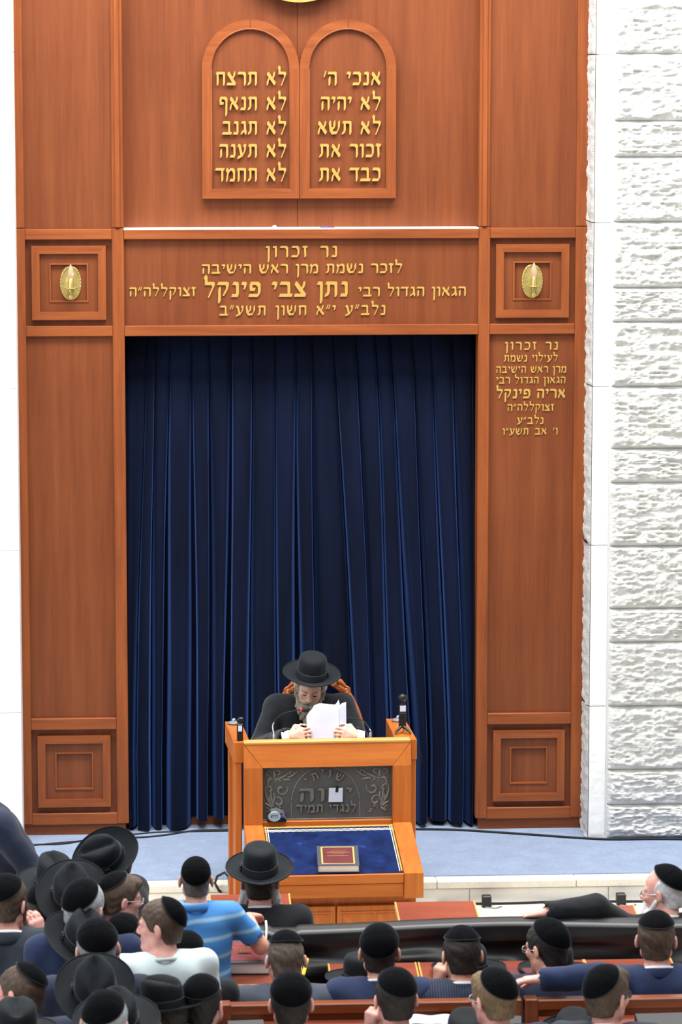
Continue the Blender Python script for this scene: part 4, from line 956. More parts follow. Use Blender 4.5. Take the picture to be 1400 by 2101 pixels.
# books on the ledge of the bottom pew
zl_ = zb2 - .128
for k, (px, w, lab, cov_, rt_) in enumerate(((885, .30, 'open white-paged book with black cover on the ledge, left of the blond-tufted boy', 'book_black', -3), (1362, .22, 'black book on the ledge at the bottom right corner', 'book_black', 2),
                                (508, .16, 'dark book on the ledge, left of the boy in the bottom centre', 'book_black', 4), (1042, .12, 'small black book on the ledge behind the blond-tufted boy', 'book_black', -6))):
    q = atY(px, 2085, YB2 - .2)
    book('study_book', lab, (q[0], YB2 - .21, zl_ + .012), w, .24, .04, cov_, rot=(math.radians(15), 0, math.radians(rt_)))
    if k == 0:
        pg = MB(); gxs = np.linspace(-w * .47, w * .47, 24)
        V = [(x, y, .003 + .014 * (1 - abs(abs(x) / (w * .47) - .45) * 1.4)) for x in gxs for y in (-.11, .11)] + [(x, y, 0) for x in gxs for y in (-.11, .11)]
        pg.add(V, [(i * 2, i * 2 + 2, i * 2 + 3, i * 2 + 1) for i in range(23)] + [(i * 2 + 48, i * 2 + 50, i * 2 + 2, i * 2) for i in range(23)], True)
        o = pg.build('open_pages', 'paper_white', None, (q[0] + .0, YB2 - .215, zl_ + .053)); o.rotation_euler = (math.radians(15), 0, math.radians(rt_)); tag(o, 'loose white pages lying open on the black book at the bottom', 'paper')
q = atY(1130, 2093, YB2 - .2); o = MB().box(-.08, .06, -.09, .09, 0, .003).build('leaflet', 'paper_white', None, (q[0], YB2 - .22, zl_ + .006)); o.rotation_euler = (math.radians(15), 0, .1); tag(o, 'white printed leaflet on the red-brown ledge right of the joint post', 'leaflet')

# ------------------------------------------------------------------ figures: distance fields turned into one continuous skin
def axis_pts(lo, hi, coarse, fine_iv, fine):
    pts = [lo]; 
    while pts[-1] < hi:
        x = pts[-1]; step = coarse
        for a, b in fine_iv:
            if a - coarse <= x <= b: step = fine; break
            if x < a and x + coarse > a: step = max(fine, a - x)
        pts.append(x + step)
    return np.array(pts)
class Field:
    def __init__(s, lo, hi, coarse, fine_boxes=(), fine=0.0055):
        s.ax = [axis_pts(lo[i], hi[i], coarse, [(b[0][i], b[1][i]) for b in fine_boxes], fine) for i in range(3)]
        s.F = np.full([len(a) for a in s.ax], 1.0, dtype=np.float32)
    def _reg(s, lo, hi):
        ix = []
        for i in range(3):
            a = max(0, np.searchsorted(s.ax[i], lo[i]) - 1); b = min(len(s.ax[i]), np.searchsorted(s.ax[i], hi[i]) + 1)
            if b <= a: return None
            ix.append(slice(a, b))
        P = [s.ax[0][ix[0]][:, None, None], s.ax[1][ix[1]][None, :, None], s.ax[2][ix[2]][None, None, :]]
        return tuple(ix), P
    def op(s, f, lo, hi, k=0.0, mode='u'):
        m = 0.03 + k
        r = s._reg(np.asarray(lo) - m, np.asarray(hi) + m)
        if r is None: return s
        ix, P = r; d = f(*P); a = s.F[ix]
        if mode == 's': d = -d; 
        if mode == 'u':
            if k > 0:
                h = np.clip(0.5 + 0.5 * (a - d) / k, 0, 1); s.F[ix] = a * (1 - h) + d * h - k * h * (1 - h)
            else: s.F[ix] = np.minimum(a, d)
        else:
            if k > 0:
                h = np.clip(0.5 - 0.5 * (a - d) / k, 0, 1); s.F[ix] = a * (1 - h) + d * h + k * h * (1 - h)
            else: s.F[ix] = np.maximum(a, d)
        return s
    def cone(s, a, b, r1, r2, k=0.0, mode='u', sq=None):
        a = np.asarray(a, float); b = np.asarray(b, float); ba = b - a; L2 = max(1e-9, ba @ ba); R = max(r1, r2)
        def f(x, y, z):
            t = np.clip(((x - a[0]) * ba[0] + (y - a[1]) * ba[1] + (z - a[2]) * ba[2]) / L2, 0, 1)
            return np.sqrt((x - a[0] - t * ba[0]) ** 2 + (y - a[1] - t * ba[1]) ** 2 + (z - a[2] - t * ba[2]) ** 2) - (r1 + (r2 - r1) * t)
        return s.op(f, np.minimum(a, b) - R, np.maximum(a, b) + R, k, mode)
    def ell(s, c, r, R=None, k=0.0, mode='u'):
        c = np.asarray(c, float); r = np.asarray(r, float); R = np.eye(3) if R is None else R; m = r.max()
        def f(x, y, z):
            dx, dy, dz = x - c[0], y - c[1], z - c[2]
            u = [(R[0, i] * dx + R[1, i] * dy + R[2, i] * dz) for i in range(3)]
            k0 = np.sqrt(sum((u[i] / r[i]) ** 2 for i in range(3))) + 1e-6; k1 = np.sqrt(sum((u[i] / r[i] ** 2) ** 2 for i in range(3))) + 1e-6
            return k0 * (k0 - 1) / k1
        return s.op(f, c - m, c + m, k, mode)
    def half(s, p, n):
        """keep only the side where (x-p).n < 0"""
        p = np.asarray(p, float); n = np.asarray(n, float); n = n / np.linalg.norm(n)
        d = (s.ax[0][:, None, None] - p[0]) * n[0] + (s.ax[1][None, :, None] - p[1]) * n[1] + (s.ax[2][None, None, :] - p[2]) * n[2]
        s.F = np.maximum(s.F, d); return s
    def wrinkle(s, amp, f, seed=0, stretch=(1, 1, 1)):
        x, y, z = s.ax[0][:, None, None] * f * stretch[0], s.ax[1][None, :, None] * f * stretch[1], s.ax[2][None, None, :] * f * stretch[2]
        s.F = s.F + amp * (np.sin(x + 1.7 * np.sin(y * .8 + seed) + seed) * np.sin(z * 1.1 + 1.3 * np.sin(x * .7 + seed * 2)) + 0.6 * np.sin(y * 1.6 + 1.5 * np.sin(z * .9) + seed * 3) * np.sin(x * 1.3 + z * 1.2)); return s
    def mesh(s):
        F = s.F; ins = F < 0; nx, ny, nz = F.shape
        c = [(dx, dy, dz) for dx in (0, 1) for dy in (0, 1) for dz in (0, 1)]
        cnt = sum(ins[dx:nx - 1 + dx, dy:ny - 1 + dy, dz:nz - 1 + dz].astype(np.int8) for dx, dy, dz in c)
        act = np.argwhere((cnt > 0) & (cnt < 8)); ids = np.full((nx - 1, ny - 1, nz - 1), -1, np.int32)
        ids[act[:, 0], act[:, 1], act[:, 2]] = np.arange(len(act))
        S = np.zeros((len(act), 3)); N = np.zeros(len(act))
        for i0 in c:
            for ax in range(3):
                if i0[ax]: continue
                i1 = list(i0); i1[ax] = 1
                A = act + np.array(i0); B = act + np.array(i1)
                fa = F[A[:, 0], A[:, 1], A[:, 2]]; fb = F[B[:, 0], B[:, 1], B[:, 2]]; m = (fa < 0) != (fb < 0)
                t = np.clip(np.where(m, fa / np.where(np.abs(fa - fb) < 1e-9, 1, fa - fb), 0), 0.0, 1.0)
                pa = np.stack([s.ax[k][A[:, k]] for k in range(3)], 1); pb = np.stack([s.ax[k][B[:, k]] for k in range(3)], 1)
                S += np.where(m[:, None], pa + (pb - pa) * t[:, None], 0); N += m
        V = S / np.maximum(N, 1)[:, None]; Q = []
        for ax in range(3):
            sl = [slice(None)] * 3; sl2 = [slice(None)] * 3; sl[ax] = slice(0, -1); sl2[ax] = slice(1, None)
            a, b = ins[tuple(sl)], ins[tuple(sl2)]; e = np.argwhere(a != b); o1, o2 = [(1, 2), (2, 0), (0, 1)][ax]
            e = e[(e[:, o1] > 0) & (e[:, o2] > 0) & (e[:, o1] < F.shape[o1] - 1) & (e[:, o2] < F.shape[o2] - 1)]
            fl = a[e[:, 0], e[:, 1], e[:, 2]]
            def cid(d1, d2):
                q = e.copy(); q[:, o1] -= d1; q[:, o2] -= d2; return ids[q[:, 0], q[:, 1], q[:, 2]]
            q = np.stack([cid(1, 1), cid(0, 1), cid(0, 0), cid(1, 0)], 1); q[~fl] = q[~fl][:, ::-1]; Q.append(q)
        Q = np.concatenate(Q); Q = Q[(Q >= 0).all(1)]
        # one pass of smoothing along the quads
        acc = np.zeros_like(V); n = np.zeros(len(V))
        for k in range(4):
            np.add.at(acc, Q[:, k], V[Q[:, (k + 1) % 4]] + V[Q[:, (k + 3) % 4]]); np.add.at(n, Q[:, k], 2)
        V = 0.6 * V + 0.4 * acc / np.maximum(n, 1)[:, None]
        return V, Q

def rotm(yaw=0, pitch=0, roll=0):
    """head turn: yaw left+, pitch down+, roll to own right+ ; head looks along +y"""
    y, p, r = map(math.radians, (yaw, pitch, roll))
    return np.array(Matrix.Rotation(y, 3, 'Z') @ Matrix.Rotation(-p, 3, 'X') @ Matrix.Rotation(r, 3, 'Y'))

CR_C, CR_R = np.array([0, -.012, .035]), np.array([.077, .098, .090])       # cranium in head space
def head_field(F, H, R, s, ears=True, old=False, jaw=1.0):
    P = lambda p: H + R @ (np.asarray(p, float) * s)
    F.ell(P(CR_C), CR_R * s, R, .01 * s)
    F.ell(P((0, .030, -.032)), np.array([.060, .062, .080]) * s, R, .03 * s)
    for q in (-1, 1):
        F.cone(P((q * .050, .004, -.052)), P((q * .012, .072, -.092)), .022 * s * jaw, .017 * s, .025 * s)
        F.ell(P((q * .042, .066, -.014)), np.array([.020, .018, .018]) * s, R, .02 * s)
        F.cone(P((q * .010, .086, .026)), P((q * .046, .070, .028)), .011 * s, .010 * s, .012 * s)
    F.ell(P((0, .080, -.090)), np.array([.020, .016, .016]) * s, R, .02 * s)
    for q in (-1, 1): F.ell(P((q * .031, .096, .006)), np.array([.018, .014, .013]) * s, R, .012 * s, 's')
    for q in (-1, 1): F.ell(P((q * .031, .077, .005)), np.array([.015, .0125, .012]) * s, R, .004 * s)
    kid = s < .965
    F.cone(P((0, .088, .020)), P((0, .108 if kid else .116, -.020)), .0080 * s, (.0095 if kid else .0125) * s, .010 * s)
    for q in (-1, 1): F.ell(P((q * (.010 if kid else .013), .099 if kid else .103, -.024)), np.array([.008, .010, .007]) * s, R, .008 * s)
    F.cone(P((-.020, .085, -.050)), P((.020, .085, -.050)), .0085 * s, .0085 * s, .008 * s)
    F.cone(P((-.016, .083, -.064)), P((.016, .083, -.064)), .0085 * s, .0085 * s, .007 * s)
    F.cone(P((-.020, .098, -.057)), P((.020, .098, -.057)), .0045 * s, .0045 * s, .004 * s, 's')
    if ears:
        for q in (-1, 1):
            E = R @ np.array(Matrix.Rotation(q * .38, 3, 'Z') @ Matrix.Rotation(-.18, 3, 'X'))
            F.ell(P((q * .086, -.012, .000)), np.array([.0095, .020, .033]) * s, E, .006 * s)
            F.ell(P((q * .097, -.002, .004)), np.array([.008, .011, .018]) * s, E, .005 * s, 's')
def head_box(H, s, m=.135): return (np.asarray(H) - m * s, np.asarray(H) + m * s)

def skeleton(zh, s, hy, hp, hr, stand=False, seat=.455, lean_x=0.0, lean_y=None):
    """joint positions in the figure's own frame (faces +y, origin on the floor below the pelvis)"""
    R = rotm(hy, hp, hr); Lt = .47 * s; K = {}
    zn = zh - .126 * s
    if stand: pz = max(zn - Lt, .4)
    else:
        pz = seat + .105 * s
        if zn - pz > Lt: pz = zn - Lt
    dz = min(Lt, zn - pz); ly = min(.15 * s, math.sqrt(max(0, Lt * Lt - dz * dz))) if lean_y is None else lean_y
    K['P'] = np.array([0, 0, pz]); K['N'] = np.array([lean_x, ly, zn]); hd = K['N'] + np.array([0, .052 * s, .126 * s]); hd[2] = zh
    K['H'] = hd; K['R'] = R; K['s'] = s; t = (K['N'] - K['P']); t = t / np.linalg.norm(t); K['t'] = t
    K['S'] = {q: K['N'] - t * .042 * s + np.array([q * .186 * s, -.005, 0]) for q in (-1, 1)}
    K['E'] = {q: K['S'][q] + np.array([q * .055, .03, -.26]) * s for q in (-1, 1)}
    K['W'] = {q: K['E'][q] + np.array([-q * .10, .18, -.07]) * s for q in (-1, 1)}
    K['D'] = {q: np.array([-q * .3, .95, 0]) for q in (-1, 1)}
    hipz = pz - .01 * s; K['hip'] = {q: np.array([q * .085 * s, 0.0, hipz]) for q in (-1, 1)}
    if stand:
        K['knee'] = {q: np.array([q * .09 * s, .02, hipz * .52]) for q in (-1, 1)}; K['ank'] = {q: np.array([q * .09 * s, -.02, .08 * s]) for q in (-1, 1)}
    else:
        K['knee'] = {q: np.array([q * .12 * s, .40 * s, hipz + .01]) for q in (-1, 1)}; K['ank'] = {q: np.array([q * .12 * s, .38 * s, .08 * s]) for q in (-1, 1)}
    K['curl'] = {-1: 35, 1: 35}; K['fine'] = []; K['up'] = {-1: np.array([0, 0, 1.]), 1: np.array([0, 0, 1.])}
    return K
def torso_field(F, K, g=0.0, k=.05, neck=True):
    s, P, N, t = K['s'], K['P'], K['N'], K['t']; L = np.linalg.norm(N - P); x = np.array([1., 0, 0])
    for q in (-1, 1):
        F.cone(P + x * q * .070 * s, P + t * .55 * L + x * q * .068 * s, .105 * s + g, .098 * s + g, k * s)
        F.cone(P + t * .55 * L + x * q * .068 * s, P + t * .80 * L + x * q * .085 * s, .098 * s + g, .100 * s + g, k * s)
        F.cone(N - t * .045 * s + x * q * .03 * s, K['S'][q], .056 * s + g, .052 * s + g, .04 * s)
    if neck: F.cone(N - t * .05 * s, K['H'] + K['R'] @ np.array([0, -.018, -.05]) * s, .058 * s, .053 * s, .03 * s)
def arm_field(F, K, g=0.0, to_wrist=1.0, hands=True, k=.03):
    s = K['s']
    for q in (-1, 1):
        S, E, Wr = K['S'][q], K['E'][q], K['W'][q]
        F.cone(S, E, .052 * s + g, .041 * s + g, k * s); F.cone(E, E + (Wr - E) * to_wrist, .042 * s + g, (.028 * s + g) if to_wrist >= 1 else (.034 * s + g), k * s)
        if hands: hand_field(F, Wr, K['D'][q], K['up'][q], q, s, K['curl'][q])
def hand_field(F, Wr, d, up, side, s, curl):
    """palm, four fingers of different length with knuckle bends, thumb from the side of the palm"""
    d = np.asarray(d, float); d = d / np.linalg.norm(d); up = np.asarray(up, float); up = up - d * (up @ d); up /= np.linalg.norm(up)
    sd = np.cross(d, up) * side                     # towards the little finger for side>0 ... thumb lies at -sd
    B = [Wr + d * .085 * s + sd * o * s for o in (-.030, -.010, .010, .029)]
    for b, r in zip(B, (.0145, .0150, .0140, .0125)): F.cone(Wr + (b - Wr) * .12 + d * .0, b, .019 * s, r * s, .012 * s)
    ln = (.072, .080, .074, .058)
    for i, b in enumerate(B):
        p = b; dirv = d.copy()
        for j, fr in enumerate((.45, .30, .25)):
            c = math.radians(curl * (0.75, 1.0, 0.8)[j]); dirv = dirv * math.cos(c) - up * math.sin(c) if j == 0 else (dirv * math.cos(c) + np.cross(sd * side, dirv) * 0 - np.cross(np.cross(d, up), dirv) * 0 + _bend(dirv, d, up, c))
            dirv = dirv / np.linalg.norm(dirv); n = p + dirv * ln[i] * fr * s
            F.cone(p, n, (.0100 - .0009 * j) * s, (.0094 - .0012 * j) * s, .003 * s); p = n
    tb = Wr + d * .025 * s - sd * .026 * s; t1 = tb + (d * .55 - sd * .62 - up * .35) * .045 * s; t2 = t1 + (d * .9 - sd * .1 - up * .45) * .034 * s; t3 = t2 + (d * .9 + sd * .25 - up * .4) * .026 * s
    F.cone(tb, t1, .016 * s, .0125 * s, .012 * s); F.cone(t1, t2, .0118 * s, .0105 * s, .004 * s); F.cone(t2, t3, .0105 * s, .0085 * s, .003 * s)
def _bend(v, d, up, c):
    # further rotation of v from d towards -up, minus the cos part already added
    a = v @ d; b = -(v @ up); return (d * (a * math.cos(c) - b * math.sin(c)) - up * (a * math.sin(c) + b * math.cos(c))) - v * math.cos(c)
def leg_field(F, K, g=0.0, feet=True):
    s = K['s']
    for q in (-1, 1):
        F.cone(K['hip'][q], K['knee'][q], .078 * s + g, .056 * s + g, .03 * s); F.cone(K['knee'][q], K['ank'][q], .054 * s + g, .036 * s + g, .02 * s)
        if feet: F.cone(K['ank'][q] + np.array([0, -.02, -.03]) * s, K['ank'][q] + np.array([0, .13, -.045]) * s, .034 * s, .028 * s, .02 * s)
def bounds(K, extra=.16):
    pts = [K['P'], K['N'], K['H']] + [K[n][q] for n in ('S', 'E', 'W', 'knee', 'ank') for q in (-1, 1)]
    pts = np.array(pts); lo = pts.min(0) - extra; hi = pts.max(0) + extra; lo[2] = -.01; return lo, hi
def child(par, name, VQ, mat): return link(name, mesh_np(name, *VQ), mat, par)

# hair, caps and hats are made in head space and shared
HAIR = {}
def hair_mesh(style, s=1.0):
    if style in HAIR: return HAIR[style]
    F = Field((-.12, -.15, -.15), (.12, .15, .16), .0055)
    th = dict(short=.009, crop=.005, full=.0115, side=.012, fringe=.008)[style]
    F.ell(CR_C, CR_R + th, None, .01); F.ell((0, -.045, -.045), np.array([.058, .046, .060]) + th * .6, None, .03)
    if style == 'side':
        for q in (-1, 1): F.cone((q * .078, .020, -.005), (q * .080, .028, -.075), .013, .007, .012)
    if style == 'full':
        F.ell((0, .062, .088), (.058, .040, .034), None, .02)
    x, y, z = F.ax[0][:, None, None], F.ax[1][None, :, None], F.ax[2][None, None, :]
    zz_ = np.array([-.16, -.085, -.05, -.02, -.004, .03, .055, .085, .11, .14]); yl = np.array([-.06, -.045, -.028, -.012, .030, .046, .062, .090, .105, .2])
    if style in ('side',): yl = yl + np.array([0, .075, .065, .05, .02, 0, 0, 0, 0, 0])
    if style == 'fringe': yl = np.array([-.06, -.045, -.028, -.012, .012, .012, .0, -.02, -.05, -.08])
    cut = (y - np.interp(z, zz_, yl)) * .8
    low = (-.074 if style != 'crop' else -.070) - z + 0.12 * np.maximum(0, np.abs(x) - .03)
    F.F = np.maximum(np.maximum(F.F, cut), low) + 0 * x
    n = .0014
    F.F = F.F + n * (np.sin(x * 420 + 2 * np.sin(z * 90)) * np.sin(y * 380 + z * 60) + np.sin(x * 160 + z * 130 + 3 * np.sin(y * 60)))
    V, Q = F.mesh(); HAIR[style] = mesh_np('hair', V, Q); return HAIR[style]
KIP = {}
def kippah_mesh(tilt, rad, side):
    """velvet cap: tilt = degrees back from the crown, rad = half angle, side = degrees to own right"""
    key = (tilt, rad, side)
    if key in KIP: return KIP[key]
    Rm = np.array(Matrix.Rotation(math.radians(side), 3, 'Y') @ Matrix.Rotation(math.radians(tilt), 3, 'X'))
    rr = CR_R + .0175; rings = []; n = 48
    for i in range(13):
        th = math.radians(max(.5, rad * i / 12)); ring = []
        for k in range(n):
            a = 2 * math.pi * k / n; d = Rm @ np.array([math.sin(th) * math.cos(a), math.sin(th) * math.sin(a), math.cos(th)])
            m = (a / (2 * math.pi) * 4 + .5) % 1; seam = math.exp(-((m - .5) / .035) ** 2)
            rad_ = 1 / math.sqrt(((d / rr) ** 2).sum()); rad_ += .004 * (1 - (i / 12) ** 2) - .0025 * seam * math.sin(math.pi * min(1, i / 12 + .1)) ** .5
            ring.append(CR_C + d * rad_)
        rings.append(ring)
    inner = [CR_C + (np.array(p) - CR_C) * .93 for p in rings[-1]]
    mb = MB(); mb.loft([[tuple(p) for p in r] for r in rings], cap=False); mb.loft([[tuple(p) for p in rings[-1]], [tuple(p) for p in inner]], cap=False)
    mb.add([tuple(p) for p in rings[0]], [tuple(range(n))])
    me = mesh_np('skullcap', mb.V, mb.F, True)
    rim = MB().tube([tuple(p) for p in rings[-1]] + [tuple(rings[-1][0])], .0026, 6); KIP[key] = (me, mesh_np('rim', rim.V, rim.F, True)); return KIP[key]
HATS = {}
def hat_meshes(style):
    """brim, crown, ribbon in head space (brim near z = .075)"""
    if style in HATS: return HATS[style]
    n = 64; ang = np.linspace(0, 2 * math.pi, n, endpoint=False); z0 = .068
    bo = dict(round=.082, fedora=.080, wide=.090)[style]; h = dict(round=.128, fedora=.130, wide=.125)[style]
    rx, ry = .088, .106
    def brim_z(a, q):
        side = abs(math.cos(a)); fr = max(0, math.sin(a))
        up = (.022 * side - .010 * fr + .012 * max(0, -math.sin(a))) if style != 'round' else (.014 * side + .012 * abs(math.sin(a)))
        return z0 + up * q ** 2.2
    top, bot = [], []
    for q in np.linspace(0, 1, 9):
        top.append([((rx + bo * q * .94) * math.cos(a), (ry + bo * q) * math.sin(a), brim_z(a, q) + .003) for a in ang]); bot.append([((rx + bo * q * .94) * math.cos(a), (ry + bo * q) * math.sin(a), brim_z(a, q)) for a in ang])
    mb = MB(); mb.loft(top + bot[::-1], cap=False); mb.tube([tuple(np.array(p)) for p in top[-1]] + [top[-1][0]], .0032, 6)
    brim = mesh_np('brim', mb.V, mb.F, True)
    rings = []
    prof = [(0, 1.0), (.25, .985), (.5, .965), (.72, .94), (.86, .90), (.95, .82), (1.0, .68), (1.012, .45), (1.015, .2), (1.015, .02)]
    for t_, r in prof:
        ring = []
        for a in ang:
            x, y = rx * r * math.cos(a), ry * r * math.sin(a); z = z0 + h * t_
            if style != 'round':
                tt = max(0, min(1, (t_ - .35) / .65))
                fr = max(0, math.sin(a))
                pin = math.exp(-((abs(math.cos(a)) - .72) / .30) ** 2) * fr
                x *= 1 - .20 * pin * tt; y *= 1 - .06 * pin * tt
                z += h * (.10 * math.sin(a) * r if t_ > .9 else .10 * math.sin(a) * r * tt)
                if t_ > .9: z -= .030 * math.exp(-(x / .022) ** 2) * (1 if t_ >= 1 else .5)
            elif t_ > .98: z -= .006 * math.exp(-(r / .5) ** 2)
            ring.append((x, y, z))
        rings.append(ring)
    mb = MB(); mb.loft(rings, cap=False); mb.add(rings[-1], [tuple(range(n))], True); crown = mesh_np('crown', mb.V, mb.F, True)
    R2 = [[((rx + .0025) * (1 - .02 * t_) * math.cos(a), (ry + .0025) * (1 - .02 * t_) * math.sin(a), z0 + .004 + .040 * t_) for a in ang] for t_ in (0, .08, .92, 1)]
    R2 = [[(p[0] * .97, p[1] * .97, p[2]) for p in R2[0]]] + R2 + [[(p[0] * .97, p[1] * .97, p[2]) for p in R2[-1]]]
    mb = MB(); mb.loft(R2, cap=False)
    a0 = math.pi if style != 'round' else math.pi
    for dz, w in ((0.006, .014), (.022, .014)): mb.box(-rx - .009, -rx - .001, -.018, .018, z0 + dz, z0 + dz + w, .003)
    mb.box(-rx - .011, -rx - .001, -.005, .005, z0 + .005, z0 + .038, .002)
    rib = mesh_np('hat_band', mb.V, mb.F, True); HATS[style] = (brim, crown, rib); return HATS[style]
def put(par, name, me, mat, M, s):
    o = link(name, me, mat, par); o.matrix_basis = M @ Matrix.Diagonal((s, s, s, 1)); return o
def add_hat(par, style, M, s):
    b, c, r = hat_meshes(style); h = put(par, 'hat', c, 'black_felt', M, s)
    for nm, me, mt in (('brim', b, 'black_felt'), ('hat_band', r, 'black_ribbon')): link(nm, me, mt, h)
    return h
def loose_hat(style, lab, loc, yaw=0, tilt=0):
    b, c, r = hat_meshes(style); o = empty('felt_hat', loc); del o['_w']; o.rotation_euler = (math.radians(tilt), 0, math.radians(yaw)); tag(o, lab, 'hat', 'black hats put down on the desks')
    for nm, me, mt in (('crown', c, 'black_felt'), ('brim', b, 'black_felt'), ('hat_band', r, 'black_ribbon')): q = link(nm, me, mt, o); q.location.z = -.058
    return o
def add_glasses(par, M, s, frame='silver_metal', temple=None):
    mb = MB(); 
    for q in (-1, 1):
        mb.tube([(q * .033 + .021 * math.cos(a), .112 - .010 * abs(q * .033 + .021 * math.cos(a)) / .05, .004 + .016 * math.sin(a)) for a in np.linspace(0, 2 * math.pi, 17)], .0016, 6)
    mb.tube([(-.012, .1115, .008), (0, .114, .011), (.012, .1115, .008)], .0015, 6)
    g = put(par, 'glasses', mesh_np('glasses', mb.V, mb.F, True), frame, M, s)
    mb = MB()
    for q in (-1, 1): mb.tube([(q * .054, .102, .008), (q * .078, .06, .008), (q * .088, .0, .010), (q * .087, -.016, -.004)], .0018, 6)
    link('temple_arms', mesh_np('temple_arms', mb.V, mb.F, True), temple or frame, g)
    mb = MB()
    for q in (-1, 1):
        mb.add([(q * .033 + .020 * math.cos(a), .112 - .010 * abs(q * .033 + .020 * math.cos(a)) / .05, .004 + .015 * math.sin(a)) for a in np.linspace(0, 2 * math.pi, 16, endpoint=False)], [tuple(range(16))])
    link('lenses', mesh_np('lenses', mb.V, mb.F, False), 'lens_glass', g)

def person(lab, px, py, D, body_yaw=0, hy=0, hp=5, hr=0, s=1.0, stand=False, top='jacket', cloth='suit_navy', skin_='skin_fair', hair_='short', hcol='hair_dark', cap=('kippah', 25, 58, 0),
           glasses=None, eyes=False, beard=None, mod=None, seat=.455, lean_x=0.0, lean_y=None, collar=True, group=None, detail=.0058):
    """one figure whose head centre is seen at (px, py), at distance D along the hall; angles in degrees"""
    Hw = atY(px, py, D - 21.4); K = skeleton(Hw[2], s, hy, hp, hr, stand, seat, lean_x, lean_y)
    if mod: mod(K)
    by = math.radians(body_yaw); c, sn = math.cos(by), math.sin(by); h = K['H']
    loc = (Hw[0] - (c * h[0] - sn * h[1]), Hw[1] - (sn * h[0] + c * h[1]), 0.0)
    lo, hi = bounds(K); fb = [head_box(h, s)] + K['fine']
    F = Field(lo, hi, .022, fb, detail)
    torso_field(F, K); arm_field(F, K); leg_field(F, K); head_field(F, h, K['R'], s)
    if K.get('post'): K['post'](F, K)
    V, Q = F.mesh(); root = link('person', mesh_np('person', V, Q), skin_, None, loc); root.rotation_euler.z = by
    tag(root, lab, 'person', group)
    M = Matrix.Translation(Vector(h)) @ Matrix(K['R'].tolist()).to_4x4()
    # garments
    g = .017
    F = Field(lo, hi, .018 if top == 'jacket' else .012, K['fine'], .009)
    if top == 'jacket':
        torso_field(F, K, g, neck=False); arm_field(F, K, g + .004, 0.97, False)
        F.cone(K['N'] - K['t'] * .02 * s, h + K['R'] @ np.array([0, .01, -.02]) * s, .062 * s, .066 * s, .01, 's')
        for q in (-1, 1):
            d = K['D'][q] / np.linalg.norm(K['D'][q]); Wr = K['W'][q]; F.cone(Wr - d * .012, Wr + d * .12, .036 * s, .06 * s, .0, 's')
        F.wrinkle(.0030, 20, px * .1); F.wrinkle(.0016, 46, py * .1)
        F.half((0, 0, K['P'][2] - .10 * s), (0, 0, -1))
        child(root, 'jacket', F.mesh(), cloth)
        if collar:
            N = K['N'] + np.array([0, .004, .004]); mb = MB(); r0 = .074 * s; A = np.linspace(-2.35, 2.35, 30)
            rings = []
            for a in A:
                fr = (1 - math.cos(a)) / 2; cx, cy = math.sin(a), -math.cos(a)
                zc = N[2] + .012 * s - .075 * s * fr ** 1.4; rr_ = r0 * (1 + .16 * fr); yy = N[1] - .010 + cy * rr_ * .95
                pr = [(0, .020), (.006, .018), (.013, -.012), (.016, -.030), (.008, -.030), (-.004, -.004)]
                rings.append([(N[0] + cx * (rr_ + o * s), yy + cy * o * s, zc + w * s) for o, w in pr])
            mb.loft(rings, cap=True); link('jacket_collar', mesh_np('jacket_collar', mb.V, mb.F, True), cloth, root)
            rings = []
            for a in A:
                fr = (1 - math.cos(a)) / 2; cx, cy = math.sin(a), -math.cos(a); zc = N[2] + .022 * s - .05 * s * fr; rr_ = r0 * (.93 + .10 * fr)
                rings.append([(N[0] + cx * (rr_ + o * s), N[1] - .008 + cy * (rr_ * .95 + o * s), zc + w * s) for o, w in ((0, .020), (.004, .018), (.006, -.03), (0, -.03))])
            mb = MB(); mb.loft(rings, cap=True); link('shirt_collar', mesh_np('shirt_collar', mb.V, mb.F, True), 'white_shirt', root)
        for q in (-1, 1):
            if K.get('cuff', {}).get(q):
                d = K['D'][q] / np.linalg.norm(K['D'][q]); Wr = K['W'][q]
                mb = MB().tube([Wr - d * .030, Wr - d * .005, Wr + d * .014], [.036 * s, .037 * s, .0375 * s], 18, cap=False).tube([Wr + d * .014, Wr - d * .03], [.034 * s, .034 * s], 18, cap=False); link('shirt_cuff', mesh_np('shirt_cuff', mb.V, mb.F, True), 'white_shirt', root)
    else:
        torso_field(F, K, .012, neck=False)
        for q in (-1, 1):
            S, E = K['S'][q], K['E'][q]; F.cone(S, S + (E - S) * .72, .062 * s, .060 * s, .03 * s); d = (E - S) / np.linalg.norm(E - S)
            F.cone(S + (E - S) * .80, E + d * .1, .052 * s, .075 * s, .0, 's')
        F.cone(K['N'] + K['t'] * .005 * s, h, .054 * s, .060 * s, .008, 's')
        F.wrinkle(.0035, 18, px * .1); F.half((0, 0, K['P'][2] - .06 * s), (0, 0, -1)); child(root, 'shirt', F.mesh(), cloth)
        if collar:
            N = K['N'] + np.array([0, .0, .0]); rings = []
            for a in np.linspace(-2.6, 2.6, 28):
                fr = (1 - math.cos(a)) / 2; cx, cy = math.sin(a), -math.cos(a); zc = N[2] + .012 * s - .03 * s * fr; rr_ = .070 * s
                pr = [(0, .022), (.006, .020), (.016, -.014), (.010, -.016), (-.002, 0)] if collar == 'polo' else [(0, .004), (.006, .004), (.008, -.012), (-.002, -.012)]
                rings.append([(N[0] + cx * (rr_ + o), N[1] - .006 + cy * (rr_ + o), zc + w) for o, w in pr])
            mb = MB(); mb.loft(rings, cap=True); link('shirt_collar', mesh_np('shirt_collar', mb.V, mb.F, True), cloth, root)
    F = Field((lo[0], lo[1], -.01), (hi[0], hi[1], K['P'][2] + .16), .024)
    leg_field(F, K, .014, False)
